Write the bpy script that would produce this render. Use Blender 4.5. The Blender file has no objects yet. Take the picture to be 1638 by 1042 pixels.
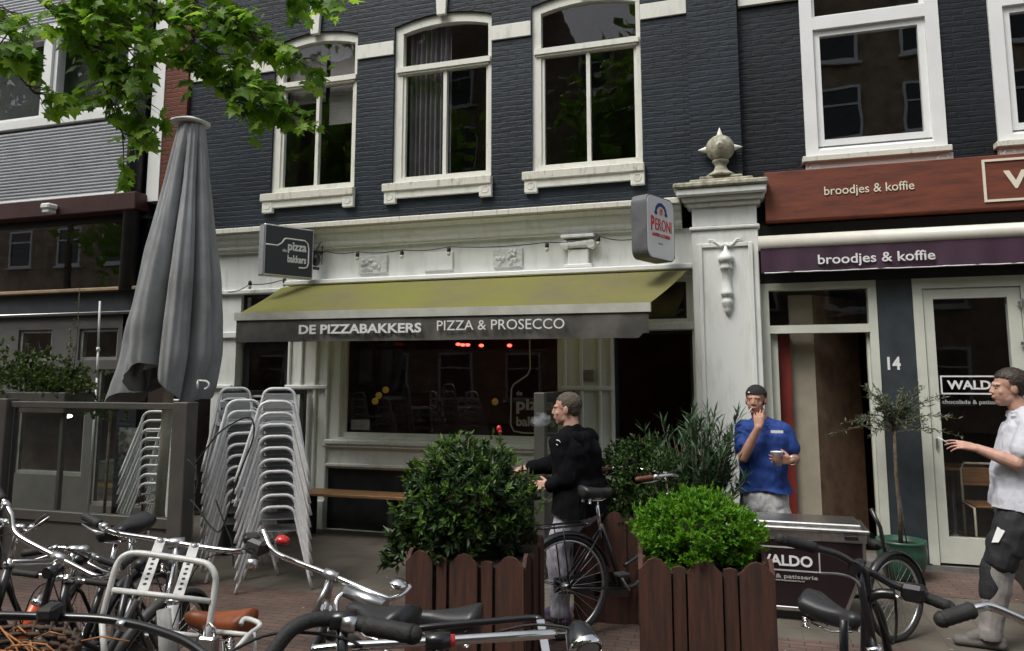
import bpy, bmesh, math, random
from math import sin, cos, pi, radians
from mathutils import Vector as V, Matrix, noise

random.seed(7)
SC = bpy.context.scene
COL = SC.collection

# ---------------- camera ----------------
FPX, CPX, CPY = 1200.0, 819.0, 458.0          # focal length and principal point in photo pixels (1638 wide)
YAW, PIT = radians(17.3), radians(7.0)
CAM = V((0, -8.0, 1.75))
cam = bpy.data.objects.new('camera', bpy.data.cameras.new('camera'))
COL.objects.link(cam)
cam.location = CAM
cam.rotation_euler = (radians(90) + PIT, 0, YAW)
cam.data.sensor_fit = 'HORIZONTAL'; cam.data.sensor_width = 36
cam.data.lens = 36 * FPX / 1638
cam.data.shift_y = -63 / 1638
cam.data.clip_start = 0.05; cam.data.clip_end = 500
SC.camera = cam
# ---------------- light ----------------
w = bpy.data.worlds.new('World'); SC.world = w; w.use_nodes = True
nt = w.node_tree; nt.nodes.clear()
sky = nt.nodes.new('ShaderNodeTexSky'); sky.sky_type = 'NISHITA'; sky.sun_disc = False
SUN_EL, SUN_AZ = radians(58), radians(-35)     # azimuth measured from -y (street side) towards -x
sky.sun_elevation = SUN_EL; sky.sun_rotation = radians(180 + 35); sky.air_density = 1.0; sky.dust_density = 4.0; sky.ozone_density = 1.0
bgn = nt.nodes.new('ShaderNodeBackground'); bgn.inputs[1].default_value = 0.12
# overcast: the blue of the clear sky is mostly lost in cloud
hs = nt.nodes.new('ShaderNodeHueSaturation'); hs.inputs['Saturation'].default_value = 0.35
out = nt.nodes.new('ShaderNodeOutputWorld')
nt.links.new(sky.outputs[0], hs.inputs['Color']); nt.links.new(hs.outputs[0], bgn.inputs[0]); nt.links.new(bgn.outputs[0], out.inputs[0])
sd = bpy.data.lights.new('sun', 'SUN'); sd.energy = 1.3; sd.angle = radians(25); sd.color = (1, 0.97, 0.92)
sun = bpy.data.objects.new('sun', sd); COL.objects.link(sun)
sdir = V((sin(SUN_AZ) * cos(SUN_EL), -cos(SUN_AZ) * cos(SUN_EL), sin(SUN_EL)))
sun.rotation_euler = (-sdir).to_track_quat('-Z', 'Y').to_euler()
SC.view_settings.view_transform = 'Standard'; SC.view_settings.look = 'None'
SC.view_settings.exposure = 0.70; SC.view_settings.gamma = 1.0; SC.view_settings.use_curve_mapping = False
SC.cycles.max_bounces = 7; SC.cycles.transparent_max_bounces = 24
SC.cycles.caustics_reflective = False; SC.cycles.caustics_refractive = False

# ---------------- survey helpers: a sight line met with a real plane ----------------
FW = V((-sin(YAW) * cos(PIT), cos(YAW) * cos(PIT), sin(PIT))); RT = V((cos(YAW), sin(YAW), 0)); UP = RT.cross(FW)
def ray(u, v): return FW + RT * ((u - CPX) / FPX) - UP * ((v - CPY) / FPX)
def at(u, v, y=0.0):                     # on the vertical plane y
    d = ray(u, v); return CAM + d * ((y - CAM.y) / d.y)
def gr(u, v, z=0.0):                     # on the level z
    d = ray(u, v); return CAM + d * ((z - CAM.z) / d.z)
def dp(u, v, d): return CAM + ray(u, v) * d

# ---------------- materials ----------------
MATS = {}
def mat(name, col, rough=.6, metal=0., var=.15, scale=6., bump=.0, bscale=60., col2=None, spec=.5, trans=0., coat=0., stretch=None, lo=.35, hi=.68):
    if name in MATS: return MATS[name]
    m = bpy.data.materials.new(name); m.use_nodes = True; n = m.node_tree.nodes; l = m.node_tree.links
    b = n['Principled BSDF']
    tc = n.new('ShaderNodeTexCoord'); mp = n.new('ShaderNodeMapping'); l.new(tc.outputs['Object'], mp.inputs[0])
    if stretch: mp.inputs['Scale'].default_value = stretch
    no = n.new('ShaderNodeTexNoise'); no.inputs['Scale'].default_value = scale; no.inputs['Detail'].default_value = 6; no.inputs['Roughness'].default_value = .65
    l.new(mp.outputs[0], no.inputs['Vector'])
    mx = n.new('ShaderNodeMix'); mx.data_type = 'RGBA'
    c2 = col2 if col2 else tuple(c * (1 - var * 2) for c in col)
    mx.inputs[6].default_value = (*[min(1, c * (1 + (0 if col2 else var))) for c in col], 1); mx.inputs[7].default_value = (*c2, 1)
    rp = n.new('ShaderNodeMapRange'); rp.inputs[1].default_value = lo; rp.inputs[2].default_value = hi
    l.new(no.outputs[0], rp.inputs[0]); l.new(rp.outputs[0], mx.inputs[0]); l.new(mx.outputs[2], b.inputs['Base Color'])
    b.inputs['Roughness'].default_value = rough; b.inputs['Metallic'].default_value = metal
    b.inputs['Specular IOR Level'].default_value = spec
    if coat: b.inputs['Coat Weight'].default_value = coat; b.inputs['Coat Roughness'].default_value = .1
    if bump:
        n2 = n.new('ShaderNodeTexNoise'); n2.inputs['Scale'].default_value = bscale; n2.inputs['Detail'].default_value = 4
        l.new(mp.outputs[0], n2.inputs['Vector'])
        bm = n.new('ShaderNodeBump'); bm.inputs['Strength'].default_value = bump; bm.inputs['Distance'].default_value = .01
        l.new(n2.outputs[0], bm.inputs['Height']); l.new(bm.outputs[0], b.inputs['Normal'])
    if trans:
        tr = n.new('ShaderNodeBsdfTranslucent'); l.new(mx.outputs[2], tr.inputs[0])
        ms = n.new('ShaderNodeMixShader'); ms.inputs[0].default_value = trans
        l.new(b.outputs[0], ms.inputs[1]); l.new(tr.outputs[0], ms.inputs[2]); l.new(ms.outputs[0], n['Material Output'].inputs[0])
    MATS[name] = m; return m

def brick_mat(name, c1, c2, mortar, bw=.21, bh=.062, ms=.008, bump=.6, rough=.6, floor=False, wav=0.0, blotch=.4, off=.5):
    m = bpy.data.materials.new(name); m.use_nodes = True; n = m.node_tree.nodes; l = m.node_tree.links
    b = n['Principled BSDF']; b.inputs['Roughness'].default_value = rough; b.inputs['Specular IOR Level'].default_value = .3
    tc = n.new('ShaderNodeTexCoord'); sp = n.new('ShaderNodeSeparateXYZ'); l.new(tc.outputs['Object'], sp.inputs[0])
    cb = n.new('ShaderNodeCombineXYZ')
    if floor:
        l.new(sp.outputs[0], cb.inputs[0]); l.new(sp.outputs[1], cb.inputs[1])
    else:
        ad = n.new('ShaderNodeMath'); ad.operation = 'ADD'; l.new(sp.outputs[0], ad.inputs[0]); l.new(sp.outputs[1], ad.inputs[1])
        l.new(ad.outputs[0], cb.inputs[0]); l.new(sp.outputs[2], cb.inputs[1])
    vec = cb.outputs[0]
    if wav:
        nz = n.new('ShaderNodeTexNoise'); nz.inputs['Scale'].default_value = 5; l.new(vec, nz.inputs['Vector'])
        vm = n.new('ShaderNodeVectorMath'); vm.operation = 'SCALE'; vm.inputs['Scale'].default_value = wav; l.new(nz.outputs['Color'], vm.inputs[0])
        va = n.new('ShaderNodeVectorMath'); l.new(vec, va.inputs[0]); l.new(vm.outputs[0], va.inputs[1]); vec = va.outputs[0]
    br = n.new('ShaderNodeTexBrick'); l.new(vec, br.inputs['Vector']); br.inputs['Scale'].default_value = 1
    br.inputs['Color1'].default_value = (*c1, 1); br.inputs['Color2'].default_value = (*c2, 1); br.inputs['Mortar'].default_value = (*mortar, 1)
    br.inputs['Brick Width'].default_value = bw; br.inputs['Row Height'].default_value = bh; br.inputs['Mortar Size'].default_value = ms
    br.inputs['Mortar Smooth'].default_value = .6; br.offset = off
    no = n.new('ShaderNodeTexNoise'); no.inputs['Scale'].default_value = 1.6; no.inputs['Detail'].default_value = 8; l.new(tc.outputs['Object'], no.inputs['Vector'])
    mr = n.new('ShaderNodeMapRange'); mr.inputs[1].default_value = .3; mr.inputs[2].default_value = .7; mr.inputs[3].default_value = 1 - blotch; mr.inputs[4].default_value = 1 + blotch
    l.new(no.outputs[0], mr.inputs[0])
    mu = n.new('ShaderNodeMix'); mu.data_type = 'RGBA'; mu.blend_type = 'MULTIPLY'; mu.inputs[0].default_value = 1
    l.new(br.outputs['Color'], mu.inputs[6]); l.new(mr.outputs[0], mu.inputs[7]); l.new(mu.outputs[2], b.inputs['Base Color'])
    n3 = n.new('ShaderNodeTexNoise'); n3.inputs['Scale'].default_value = 28; n3.inputs['Detail'].default_value = 5
    if wav > .02:      # thick old paint: streaky along the courses
        m3 = n.new('ShaderNodeMapping'); m3.inputs['Scale'].default_value = (.35, .9, 1); l.new(vec, m3.inputs[0]); l.new(m3.outputs[0], n3.inputs['Vector'])
    else: l.new(vec, n3.inputs['Vector'])
    ml = n.new('ShaderNodeMath'); ml.operation = 'MULTIPLY_ADD'; ml.inputs[1].default_value = -.35 if wav > .02 else -1; l.new(br.outputs['Fac'], ml.inputs[0]); l.new(n3.outputs[0], ml.inputs[2])
    bp = n.new('ShaderNodeBump'); bp.inputs['Strength'].default_value = bump; bp.inputs['Distance'].default_value = .012
    l.new(ml.outputs[0], bp.inputs['Height']); l.new(bp.outputs[0], b.inputs['Normal'])
    MATS[name] = m; return m

def glass_mat(name, ior=1.7, tint=(1, 1, 1), rough=.008):
    m = bpy.data.materials.new(name); m.use_nodes = True; n = m.node_tree.nodes; l = m.node_tree.links
    n.remove(n['Principled BSDF'])
    f = n.new('ShaderNodeFresnel'); f.inputs[0].default_value = ior
    t = n.new('ShaderNodeBsdfTransparent'); t.inputs[0].default_value = (*tint, 1)
    g = n.new('ShaderNodeBsdfGlossy'); g.inputs['Roughness'].default_value = rough
    nz = n.new('ShaderNodeTexNoise'); nz.inputs['Scale'].default_value = 1.1
    bp = n.new('ShaderNodeBump'); bp.inputs['Strength'].default_value = .05; bp.inputs['Distance'].default_value = .05
    l.new(nz.outputs[0], bp.inputs['Height']); l.new(bp.outputs[0], g.inputs['Normal'])
    ge = n.new('ShaderNodeNewGeometry'); iv = n.new('ShaderNodeMath'); iv.operation = 'SUBTRACT'; iv.inputs[0].default_value = 1; l.new(ge.outputs['Backfacing'], iv.inputs[1])
    mm = n.new('ShaderNodeMath'); mm.operation = 'MULTIPLY'; l.new(iv.outputs[0], mm.inputs[0]); l.new(f.outputs[0], mm.inputs[1])   # the far face of a pane adds no second reflection
    x = n.new('ShaderNodeMixShader'); l.new(mm.outputs[0], x.inputs[0]); l.new(t.outputs[0], x.inputs[1]); l.new(g.outputs[0], x.inputs[2])
    l.new(x.outputs[0], n['Material Output'].inputs[0]); MATS[name] = m; return m
def emit_mat(name, col, s):
    m = bpy.data.materials.new(name); m.use_nodes = True; n = m.node_tree.nodes
    b = n['Principled BSDF']; b.inputs['Base Color'].default_value = (*col, 1); b.inputs['Emission Color'].default_value = (*col, 1); b.inputs['Emission Strength'].default_value = s
    MATS[name] = m; return m

DARKBRICK = brick_mat('painted dark brick', (.0095, .0160, .0235), (.0115, .0190, .0275), (.0085, .0140, .0210), bw=.21, bump=.55, rough=.55, wav=.030, blotch=.38, ms=.009)
DARKBRICK2 = brick_mat('painted near black brick', (.0055, .0085, .0125), (.0072, .0108, .0155), (.0047, .0072, .0105), bw=.21, bump=.55, rough=.55, wav=.030, blotch=.38, ms=.009)
CREAM = mat('cream paint', (.74, .74, .67), .5, col2=(.45, .44, .37), scale=6, bump=.15, bscale=25, stretch=(2, 2, .6), lo=.52, hi=.9)
WEATHERED = mat('weathered cream stone', (.66, .65, .57), .8, col2=(.16, .15, .11), scale=7, bump=.4, bscale=50, stretch=(3, 3, .8), lo=.54, hi=.78)
MOSSY = mat('mossy stone', (.50, .48, .38), .9, col2=(.15, .15, .10), scale=14, bump=.6, bscale=60)
SHOPWHITE = mat('grey white shop paint', (.74, .76, .73), .5, col2=(.46, .46, .41), scale=5, bump=.2, bscale=18, stretch=(2.2, 2.2, .45), lo=.50, hi=.95)
PLASTIC = mat('white window plastic', (.80, .81, .80), .35, var=.03, scale=3)
GREYFRAME = mat('pale grey green frame paint', (.60, .62, .54), .45, var=.06, scale=3, bump=.1, bscale=20)
BLACKWOOD = mat('black painted wood', (.018, .02, .022), .45, var=.25)
SLATE = mat('slate blue paint', (.035, .045, .052), .5, var=.15, bump=.1, bscale=30)
INTERIOR = mat('dim interior', (.12, .10, .085), .9, var=.3, scale=1.2)
BROWNWALL = mat('brown interior wall', (.30, .17, .11), .9, var=.2, scale=1.5)
BEIGE = mat('beige interior panel', (.34, .30, .23), .8, var=.06)
RED = mat('dark red paint', (.20, .025, .018), .5, var=.1)
GLASS = glass_mat('window glass'); GLASSB = glass_mat('mirroring window glass', 2.5)
GLASS2 = glass_mat('screen glass', 1.45, (.93, .95, .93))
CURTAIN = mat('grey curtain', (.13, .12, .135), .9, var=.15, scale=4)
BLIND = mat('roller blind', (.17, .16, .16), .9, var=.06)
RUST = mat('rust brown board', (.20, .052, .024), .55, col2=(.095, .026, .016), scale=5, bump=.15, bscale=40, stretch=(.5, 1, 3))
CREAMLET = mat('cream lettering', (.78, .72, .58), .5, var=.02)
WHITELET = mat('white lettering', (.75, .75, .74), .5, var=.04)
GREYLET = mat('grey lettering', (.42, .42, .41), .5, var=.04)
PURPLE = mat('aubergine fabric', (.060, .022, .050), .8, col2=(.035, .018, .028), scale=2.2, bump=.25, bscale=250)
METAL = mat('brushed aluminium', (.62, .62, .61), .32, 1.0, var=.08, scale=20)
CHROME = mat('chrome', (.80, .79, .78), .10, 1.0, var=.06, scale=30)
WHITEMET = mat('white coated metal', (.60, .60, .57), .38, 0, var=.10, scale=18)
ALU = mat('light grey chair aluminium', (.80, .81, .81), .42, .05, var=.06, scale=14)
GREYSEAT = mat('grey slat aluminium', (.40, .41, .42), .4, .4, var=.06, scale=14)
GREYPOST = mat('grey brown steel', (.105, .10, .088), .45, .2, var=.08, scale=5)
DARKGREY = mat('dark grey steel', (.05, .05, .048), .5, .1, var=.1)
BLACKMET = mat('black bicycle enamel', (.012, .012, .013), .28, 0, var=.2, scale=30, coat=.4)
BLACKRUB = mat('black rubber', (.022, .022, .022), .7, 0, var=.2, scale=40, bump=.2, bscale=150)
LEATHER = mat('brown leather', (.28, .075, .022), .45, var=.2, scale=15, bump=.1)
BLACKLEA = mat('black saddle vinyl', (.025, .025, .027), .38, var=.1, scale=20, bump=.1, bscale=200)
ORANGE = mat('orange enamel', (.75, .11, .02), .35, var=.05, coat=.3)
REDPL = mat('red plastic', (.60, .015, .02), .3, var=.05, coat=.5)
PLANK = mat('red brown planter plank', (.100, .037, .023), .7, col2=(.036, .021, .016), scale=4.5, bump=.5, bscale=70, stretch=(9, 9, .7))
BENCHWOOD = mat('bench wood', (.26, .135, .055), .5, var=.2, scale=6, stretch=(1, 8, 8))
SOIL = mat('potting soil', (.03, .022, .015), 1, var=.3, scale=40, bump=.8)
AWN_G = mat('faded green awning fabric', (.265, .270, .055), .85, col2=(.225, .200, .100), scale=1.1, bump=.2, bscale=300, trans=.35)
VALANCE = mat('faded grey valance fabric', (.125, .120, .105), .85, col2=(.045, .043, .038), scale=1.8, bump=.2, bscale=300)
PARASOL = mat('weathered grey canvas', (.37, .385, .40), .9, col2=(.25, .255, .26), scale=2.2, bump=.25, bscale=260)
POT = mat('green glazed pot', (.028, .095, .060), .35, var=.2, scale=6)
WHITEBOX = mat('light box face', (.72, .74, .76), .3, var=.02)
BLUEINK = mat('navy ink', (.03, .05, .20), .5, var=.02)
REDINK = mat('red ink', (.60, .03, .03), .5, var=.02)
GOLD = mat('gold ink', (.55, .38, .22), .5, var=.1)
SIGNBLACK = mat('black sign face', (.020, .021, .024), .35, var=.06)
BARK = mat('grey brown bark', (.13, .10, .07), .9, var=.3, scale=20, bump=.7, bscale=60)

def leaf_mat(name, c, c2, sc=9., tr=.35, rough=.45):
    return mat(name, c, rough, col2=c2, scale=sc, trans=tr, spec=.4)
LEAF_MAPLE = leaf_mat('maple leaf', (.24, .44, .03), (.09, .21, .015), 3.5, .58)
LEAF_DARK = leaf_mat('laurel leaf', (.045, .088, .022), (.018, .040, .012), 10, .2, .35)
LEAF_BRIGHT = leaf_mat('fresh privet leaf', (.18, .40, .022), (.06, .19, .012), 9, .4)
LEAF_MID = leaf_mat('hedge leaf', (.050, .10, .018), (.022, .048, .010), 8, .25)
LEAF_OLEA = leaf_mat('oleander leaf', (.055, .115, .045), (.022, .055, .022), 7, .25)
LEAF_OLIVE = leaf_mat('olive leaf', (.135, .170, .100), (.06, .080, .045), 10, .2)
LEAF_CLIMB = leaf_mat('climber leaf', (.13, .20, .045), (.035, .07, .018), 9, .3)
SKIN = mat('skin', (.52, .305, .23), .5, var=.08, scale=20, spec=.35)
SKIN2 = mat('tanned skin', (.45, .245, .175), .5, var=.08, scale=20, spec=.35)

# ---------------- mesh collector ----------------
class MB:
    def __init__(s): s.v = []; s.f = []; s.sm = []
    def add(s, vs, fs, smooth=False):
        o = len(s.v); s.v += [tuple(v) for v in vs]; s.f += [tuple(i + o for i in f) for f in fs]; s.sm += [smooth] * len(fs); return s
    def box(s, x0, x1, y0, y1, z0, z1):
        return s.add([(x0, y0, z0), (x1, y0, z0), (x1, y1, z0), (x0, y1, z0), (x0, y0, z1), (x1, y0, z1), (x1, y1, z1), (x0, y1, z1)],
                     [(0, 3, 2, 1), (4, 5, 6, 7), (0, 1, 5, 4), (1, 2, 6, 5), (2, 3, 7, 6), (3, 0, 4, 7)])
    def bbox(s, x0, x1, y0, y1, z0, z1, b=.006):      # box with chamfered edges
        bm = bmesh.new(); bmesh.ops.create_cube(bm, size=1)
        for v in bm.verts: v.co = V((x0 + (v.co.x + .5) * (x1 - x0), y0 + (v.co.y + .5) * (y1 - y0), z0 + (v.co.z + .5) * (z1 - z0)))
        b = min(b, abs(x1 - x0) * .3, abs(y1 - y0) * .3, abs(z1 - z0) * .3)
        bmesh.ops.bevel(bm, geom=bm.edges[:], offset=b, segments=1, affect='EDGES')
        bm.verts.ensure_lookup_table()
        s.add([v.co[:] for v in bm.verts], [[v.index for v in f.verts] for f in bm.faces]); bm.free(); return s
    def bar(s, p, q, wd, h, upv=(0, 0, 1)):            # rectangular bar from p to q
        p = V(p); q = V(q); d = (q - p).normalized(); a = d.cross(V(upv)).normalized(); u = a.cross(d)
        vs = []
        for c in (p, q):
            for i, j in ((-1, -1), (1, -1), (1, 1), (-1, 1)): vs.append(c + a * (i * wd / 2) + u * (j * h / 2))
        return s.add(vs, [(0, 1, 2, 3), (7, 6, 5, 4), (0, 4, 5, 1), (1, 5, 6, 2), (2, 6, 7, 3), (3, 7, 4, 0)])
    def quad(s, a, b, c, d): return s.add([a, b, c, d], [(0, 1, 2, 3)])
    def slab(s, pts, off):                             # planar polygon with thickness
        n = len(pts); off = V(off); P = [V(p) for p in pts]
        return s.add(P + [p + off for p in P], [tuple(range(n)), tuple(range(2 * n - 1, n - 1, -1))] + [(i, i + n, (i + 1) % n + n, (i + 1) % n) for i in range(n)])
    def tube(s, pts, r, seg=8, closed=False, caps=True):
        P = [V(p) for p in pts]; n = len(P); vs = []; fs = []
        R = r if isinstance(r, (list, tuple)) else [r] * n
        ref = None
        for i in range(n):
            a = P[i - 1] if (i > 0 or closed) else P[i]; b = P[(i + 1) % n] if (i < n - 1 or closed) else P[i]
            d = (b - a).normalized()
            if ref is None: ref = d.orthogonal().normalized()
            ref = (ref - d * ref.dot(d)); ref = ref.normalized() if ref.length > 1e-6 else d.orthogonal().normalized()
            u = d.cross(ref)
            for k in range(seg):
                t = 2 * pi * k / seg; vs.append(P[i] + (ref * cos(t) + u * sin(t)) * R[i])
        m = n if closed else n - 1
        for i in range(m):
            j = (i + 1) % n
            for k in range(seg): fs.append((i * seg + k, i * seg + (k + 1) % seg, j * seg + (k + 1) % seg, j * seg + k))
        s.add(vs, fs, True)
        if caps and not closed:
            o = len(s.v) - n * seg
            s.f.append(tuple(o + k for k in range(seg - 1, -1, -1))); s.sm.append(False)
            s.f.append(tuple(o + (n - 1) * seg + k for k in range(seg))); s.sm.append(False)
        return s
    def lathe(s, prof, c=(0, 0, 0), ax=(0, 0, 1), seg=20, caps=True):   # prof: (radius, height)
        ax = V(ax).normalized(); a = ax.orthogonal().normalized(); b = ax.cross(a); c = V(c); n = len(prof)
        vs = [c + ax * h + (a * cos(2 * pi * k / seg) + b * sin(2 * pi * k / seg)) * max(r, 1e-4) for r, h in prof for k in range(seg)]
        s.add(vs, [(i * seg + k, i * seg + (k + 1) % seg, (i + 1) * seg + (k + 1) % seg, (i + 1) * seg + k) for i in range(n - 1) for k in range(seg)], True)
        if caps:
            o = len(s.v) - n * seg
            s.f.append(tuple(o + k for k in range(seg - 1, -1, -1))); s.sm.append(False)
            s.f.append(tuple(o + (n - 1) * seg + k for k in range(seg))); s.sm.append(False)
        return s
    def ell(s, c, r, rot=None, seg=16, rings=10):
        c = V(c); rot = rot or Matrix.Identity(3); vs = [c + rot @ V((0, 0, r[2]))]; fs = []
        for i in range(1, rings):
            t = pi * i / rings
            for k in range(seg):
                p = 2 * pi * k / seg; vs.append(c + rot @ V((r[0] * sin(t) * cos(p), r[1] * sin(t) * sin(p), r[2] * cos(t))))
        vs.append(c + rot @ V((0, 0, -r[2])))
        for k in range(seg): fs.append((0, 1 + k, 1 + (k + 1) % seg))
        for i in range(rings - 2):
            for k in range(seg): a = 1 + i * seg; fs.append((a + k, a + seg + k, a + seg + (k + 1) % seg, a + (k + 1) % seg))
        a = 1 + (rings - 2) * seg
        for k in range(seg): fs.append((a + k, len(vs) - 1, a + (k + 1) % seg))
        return s.add(vs, fs, True)
    def cap(s, p, r0, q, r1, seg=12):                  # tapered capsule, closed
        p = V(p); q = V(q); d = q - p; L = d.length
        if L < 1e-5: return s.ell(p, (r0, r0, r0), None, seg, 8)
        d.normalize(); prof = [(r0 * sin(t), -r0 * cos(t)) for t in (0.05, .5, 1.05, pi / 2)] + [(r1 * cos(t), L + r1 * sin(t)) for t in (0, .52, 1.05, 1.52)]
        return s.lathe(prof, p, d, seg)
    def extr(s, prof, x0, x1):                         # profile of (y,z) points extruded along x
        return s.slab([(x0, y, z) for y, z in prof], (x1 - x0, 0, 0))
    def build(s, name, m, parent=None, label=None, loc=None):
        me = bpy.data.meshes.new(name); me.from_pydata(s.v, [], s.f)
        me.polygons.foreach_set('use_smooth', s.sm); me.materials.append(m); me.update()
        o = bpy.data.objects.new(name, me); COL.objects.link(o)
        if parent: o.parent = parent
        if loc is not None: o.location = loc
        if label: o['label'] = label
        return o
    def fix(s):                                        # consistent outward normals
        bm = bmesh.new(); vs = [bm.verts.new(v) for v in s.v]
        for f in s.f:
            try: bm.faces.new([vs[i] for i in f])
            except ValueError: pass
        return s

def tag(o, label=None, cat=None, group=None, kind=None):
    if label: o['label'] = label
    if cat: o['category'] = cat
    if group: o['group'] = group
    if kind: o['kind'] = kind
    return o
def empty(name, loc=(0, 0, 0), label=None, cat=None, group=None, rz=0):
    o = bpy.data.objects.new(name, None); COL.objects.link(o); o.location = loc; o.rotation_euler = (0, 0, rz); o.empty_display_size = .1
    return tag(o, label, cat, group)
def copy_tree(o, parent=None):
    c = o.copy(); COL.objects.link(c)
    if parent: c.parent = parent
    for ch in list(o.children): copy_tree(ch, c)
    return c

def text(body, m, parent, o, ux, uz, wd, ht, bold=0., depth=.004, name='lettering', shear=0.):
    """lettering fitted to a box: lower left corner o, unit vectors ux (reading) and uz (up)"""
    cu = bpy.data.curves.new('t', 'FONT'); cu.body = body; cu.size = 1; cu.offset = bold; cu.extrude = .001; cu.shear = shear; cu.resolution_u = 3
    if '\n' in body: cu.align_x = 'CENTER'
    ob = bpy.data.objects.new('t', cu); COL.objects.link(ob); bpy.context.view_layer.update()
    me = bpy.data.meshes.new_from_object(ob.evaluated_get(bpy.context.evaluated_depsgraph_get()))
    bpy.data.objects.remove(ob); bpy.data.curves.remove(cu)
    xs = [v.co.x for v in me.vertices]; ys = [v.co.y for v in me.vertices]; x0, x1, y0, y1 = min(xs), max(xs), min(ys), max(ys)
    ux = V(ux).normalized(); uz = V(uz).normalized(); nrm = ux.cross(uz); o = V(o)
    for v in me.vertices:
        v.co = o + ux * ((v.co.x - x0) / (x1 - x0) * wd) + uz * ((v.co.y - y0) / (y1 - y0) * ht) + nrm * (depth if v.co.z > 0 else 0.0005)
    me.materials.append(m); ob = bpy.data.objects.new(name, me); COL.objects.link(ob)
    if parent: ob.parent = parent
    return ob

def wall_holes(mb, x0, x1, z0, z1, y, th, holes):
    """front sheet at y with openings and their reveals (th deep)"""
    xs = sorted({x0, x1, *[h[0] for h in holes], *[h[1] for h in holes]}); zs = sorted({z0, z1, *[h[2] for h in holes], *[h[3] for h in holes]})
    xs = [x for x in xs if x0 <= x <= x1]; zs = [z for z in zs if z0 <= z <= z1]
    for i in range(len(xs) - 1):
        for j in range(len(zs) - 1):
            cx = (xs[i] + xs[i + 1]) / 2; cz = (zs[j] + zs[j + 1]) / 2
            if any(h[0] < cx < h[1] and h[2] < cz < h[3] for h in holes): continue
            mb.quad((xs[i], y, zs[j]), (xs[i + 1], y, zs[j]), (xs[i + 1], y, zs[j + 1]), (xs[i], y, zs[j + 1]))
    for a, b, c, d in holes:
        mb.quad((a, y, c), (a, y + th, c), (a, y + th, d), (a, y, d)); mb.quad((b, y, c), (b, y, d), (b, y + th, d), (b, y + th, c))
        mb.quad((a, y, d), (a, y + th, d), (b, y + th, d), (b, y, d)); mb.quad((a, y, c), (b, y, c), (b, y + th, c), (a, y + th, c))
    mb.quad((x0, y, z0), (x0, y, z1), (x0, y + th, z1), (x0, y + th, z0)); mb.quad((x1, y, z0), (x1, y + th, z0), (x1, y + th, z1), (x1, y, z1))
    mb.quad((x0, y, z1), (x1, y, z1), (x1, y + th, z1), (x0, y + th, z1))
    return mb
def frame_ring(mb, x0, x1, z0, z1, y0, y1, wd):
    mb.box(x0, x0 + wd, y0, y1, z0, z1); mb.box(x1 - wd, x1, y0, y1, z0, z1)
    mb.box(x0 + wd, x1 - wd, y0, y1, z0, z0 + wd); mb.box(x0 + wd, x1 - wd, y0, y1, z1 - wd, z1); return mb
# ================= SETTING =================
PAVE = brick_mat('grey concrete paving', (.128, .112, .090), (.104, .093, .075), (.09, .08, .066), bw=.30, bh=.30, ms=.005, bump=.35, rough=.8, floor=True, blotch=.35, off=0)
REDPAVE = brick_mat('red brown clinker paving', (.125, .082, .066), (.100, .070, .058), (.05, .04, .035), bw=.20, bh=.065, ms=.005, bump=.6, rough=.8, floor=True, blotch=.35)
ASPH = mat('asphalt', (.05, .05, .05), .9, var=.15, scale=3, bump=.4, bscale=120)
g = MB().quad((-60, -60, -.16), (60, -60, -.16), (60, 30, -.16), (-60, 30, -.16)).build('ground', ASPH); tag(g, kind='structure')
p = MB().box(-40, 40, -8.9, .6, -.14, 0).build('pavement', PAVE); tag(p, kind='structure')
p = MB().box(-40, 1.0, -8.0, -2.35, .0005, .004).build('clinker_paving', REDPAVE); tag(p, kind='structure')
p = MB().box(1.35, 9, -.95, -.1, .0005, .004).build('clinker_strip', REDPAVE); tag(p, kind='structure')
p = MB().box(-40, 40, -9.05, -8.9, -.16, .004).build('kerb', mat('kerb stone', (.2, .2, .19), .8)); tag(p, kind='structure')

# ---------- dark brick building with the restaurant ----------
bA = empty('dark_brick_building', (-3.5, 0, 0), 'dark painted brick building with white arched windows above the pizza restaurant', 'building')
OA = V((3.5, 0, 0))
def A(mb, name, m, parent=None, label=None):          # part of building A, given in world coordinates
    o = mb.build(name, m, parent or bA, label)
    if parent is None: o.location = OA
    return o
WINS = [(-5.72, -4.52), (-4.01, -2.745), (-2.255, -1.0)]
Z0, ZS, RISE = 4.07, 6.06, .10
def arch(x, x0, x1, rise=RISE, zs=ZS):
    t = (x - (x0 + x1) / 2) / ((x1 - x0) / 2); return zs + rise * (1 - t * t)
wb = MB(); wall_holes(wb, -7.05, -.49, 3.6, 7.3, 0, .28, [(a, b, Z0 - .02, 6.2) for a, b in WINS])
for a, b in WINS:                                      # brick above each flat arch
    N = 12; xs = [a + (b - a) * i / N for i in range(N + 1)]
    for i in range(N):
        x, y = xs[i], xs[i + 1]; wb.quad((x, -.001, arch(x, a, b)), (y, -.001, arch(y, a, b)), (y, -.001, 6.2), (x, -.001, 6.2))
        wb.quad((x, -.001, arch(x, a, b)), (x, .28, arch(x, a, b)), (y, .28, arch(y, a, b)), (y, -.001, arch(y, a, b)))
wb.box(-.49, .03, -.07, .28, 3.3, 7.3)
A(wb, 'brick_wall', DARKBRICK)
def arch_strip(mb, a, b, y0, y1, wd, z_in=None):       # curved head of a frame
    N = 12; xs = [a + (b - a) * i / N for i in range(N + 1)]
    for i in range(N):
        x, y = xs[i], xs[i + 1]
        t0, t1 = arch(x, a, b), arch(y, a, b)
        mb.add([(x, y0, t0 - wd), (y, y0, t1 - wd), (y, y0, t1), (x, y0, t0), (x, y1, t0 - wd), (y, y1, t1 - wd), (y, y1, t1), (x, y1, t0)],
               [(0, 1, 2, 3), (0, 4, 5, 1), (3, 2, 6, 7), (4, 7, 6, 5)])
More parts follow.
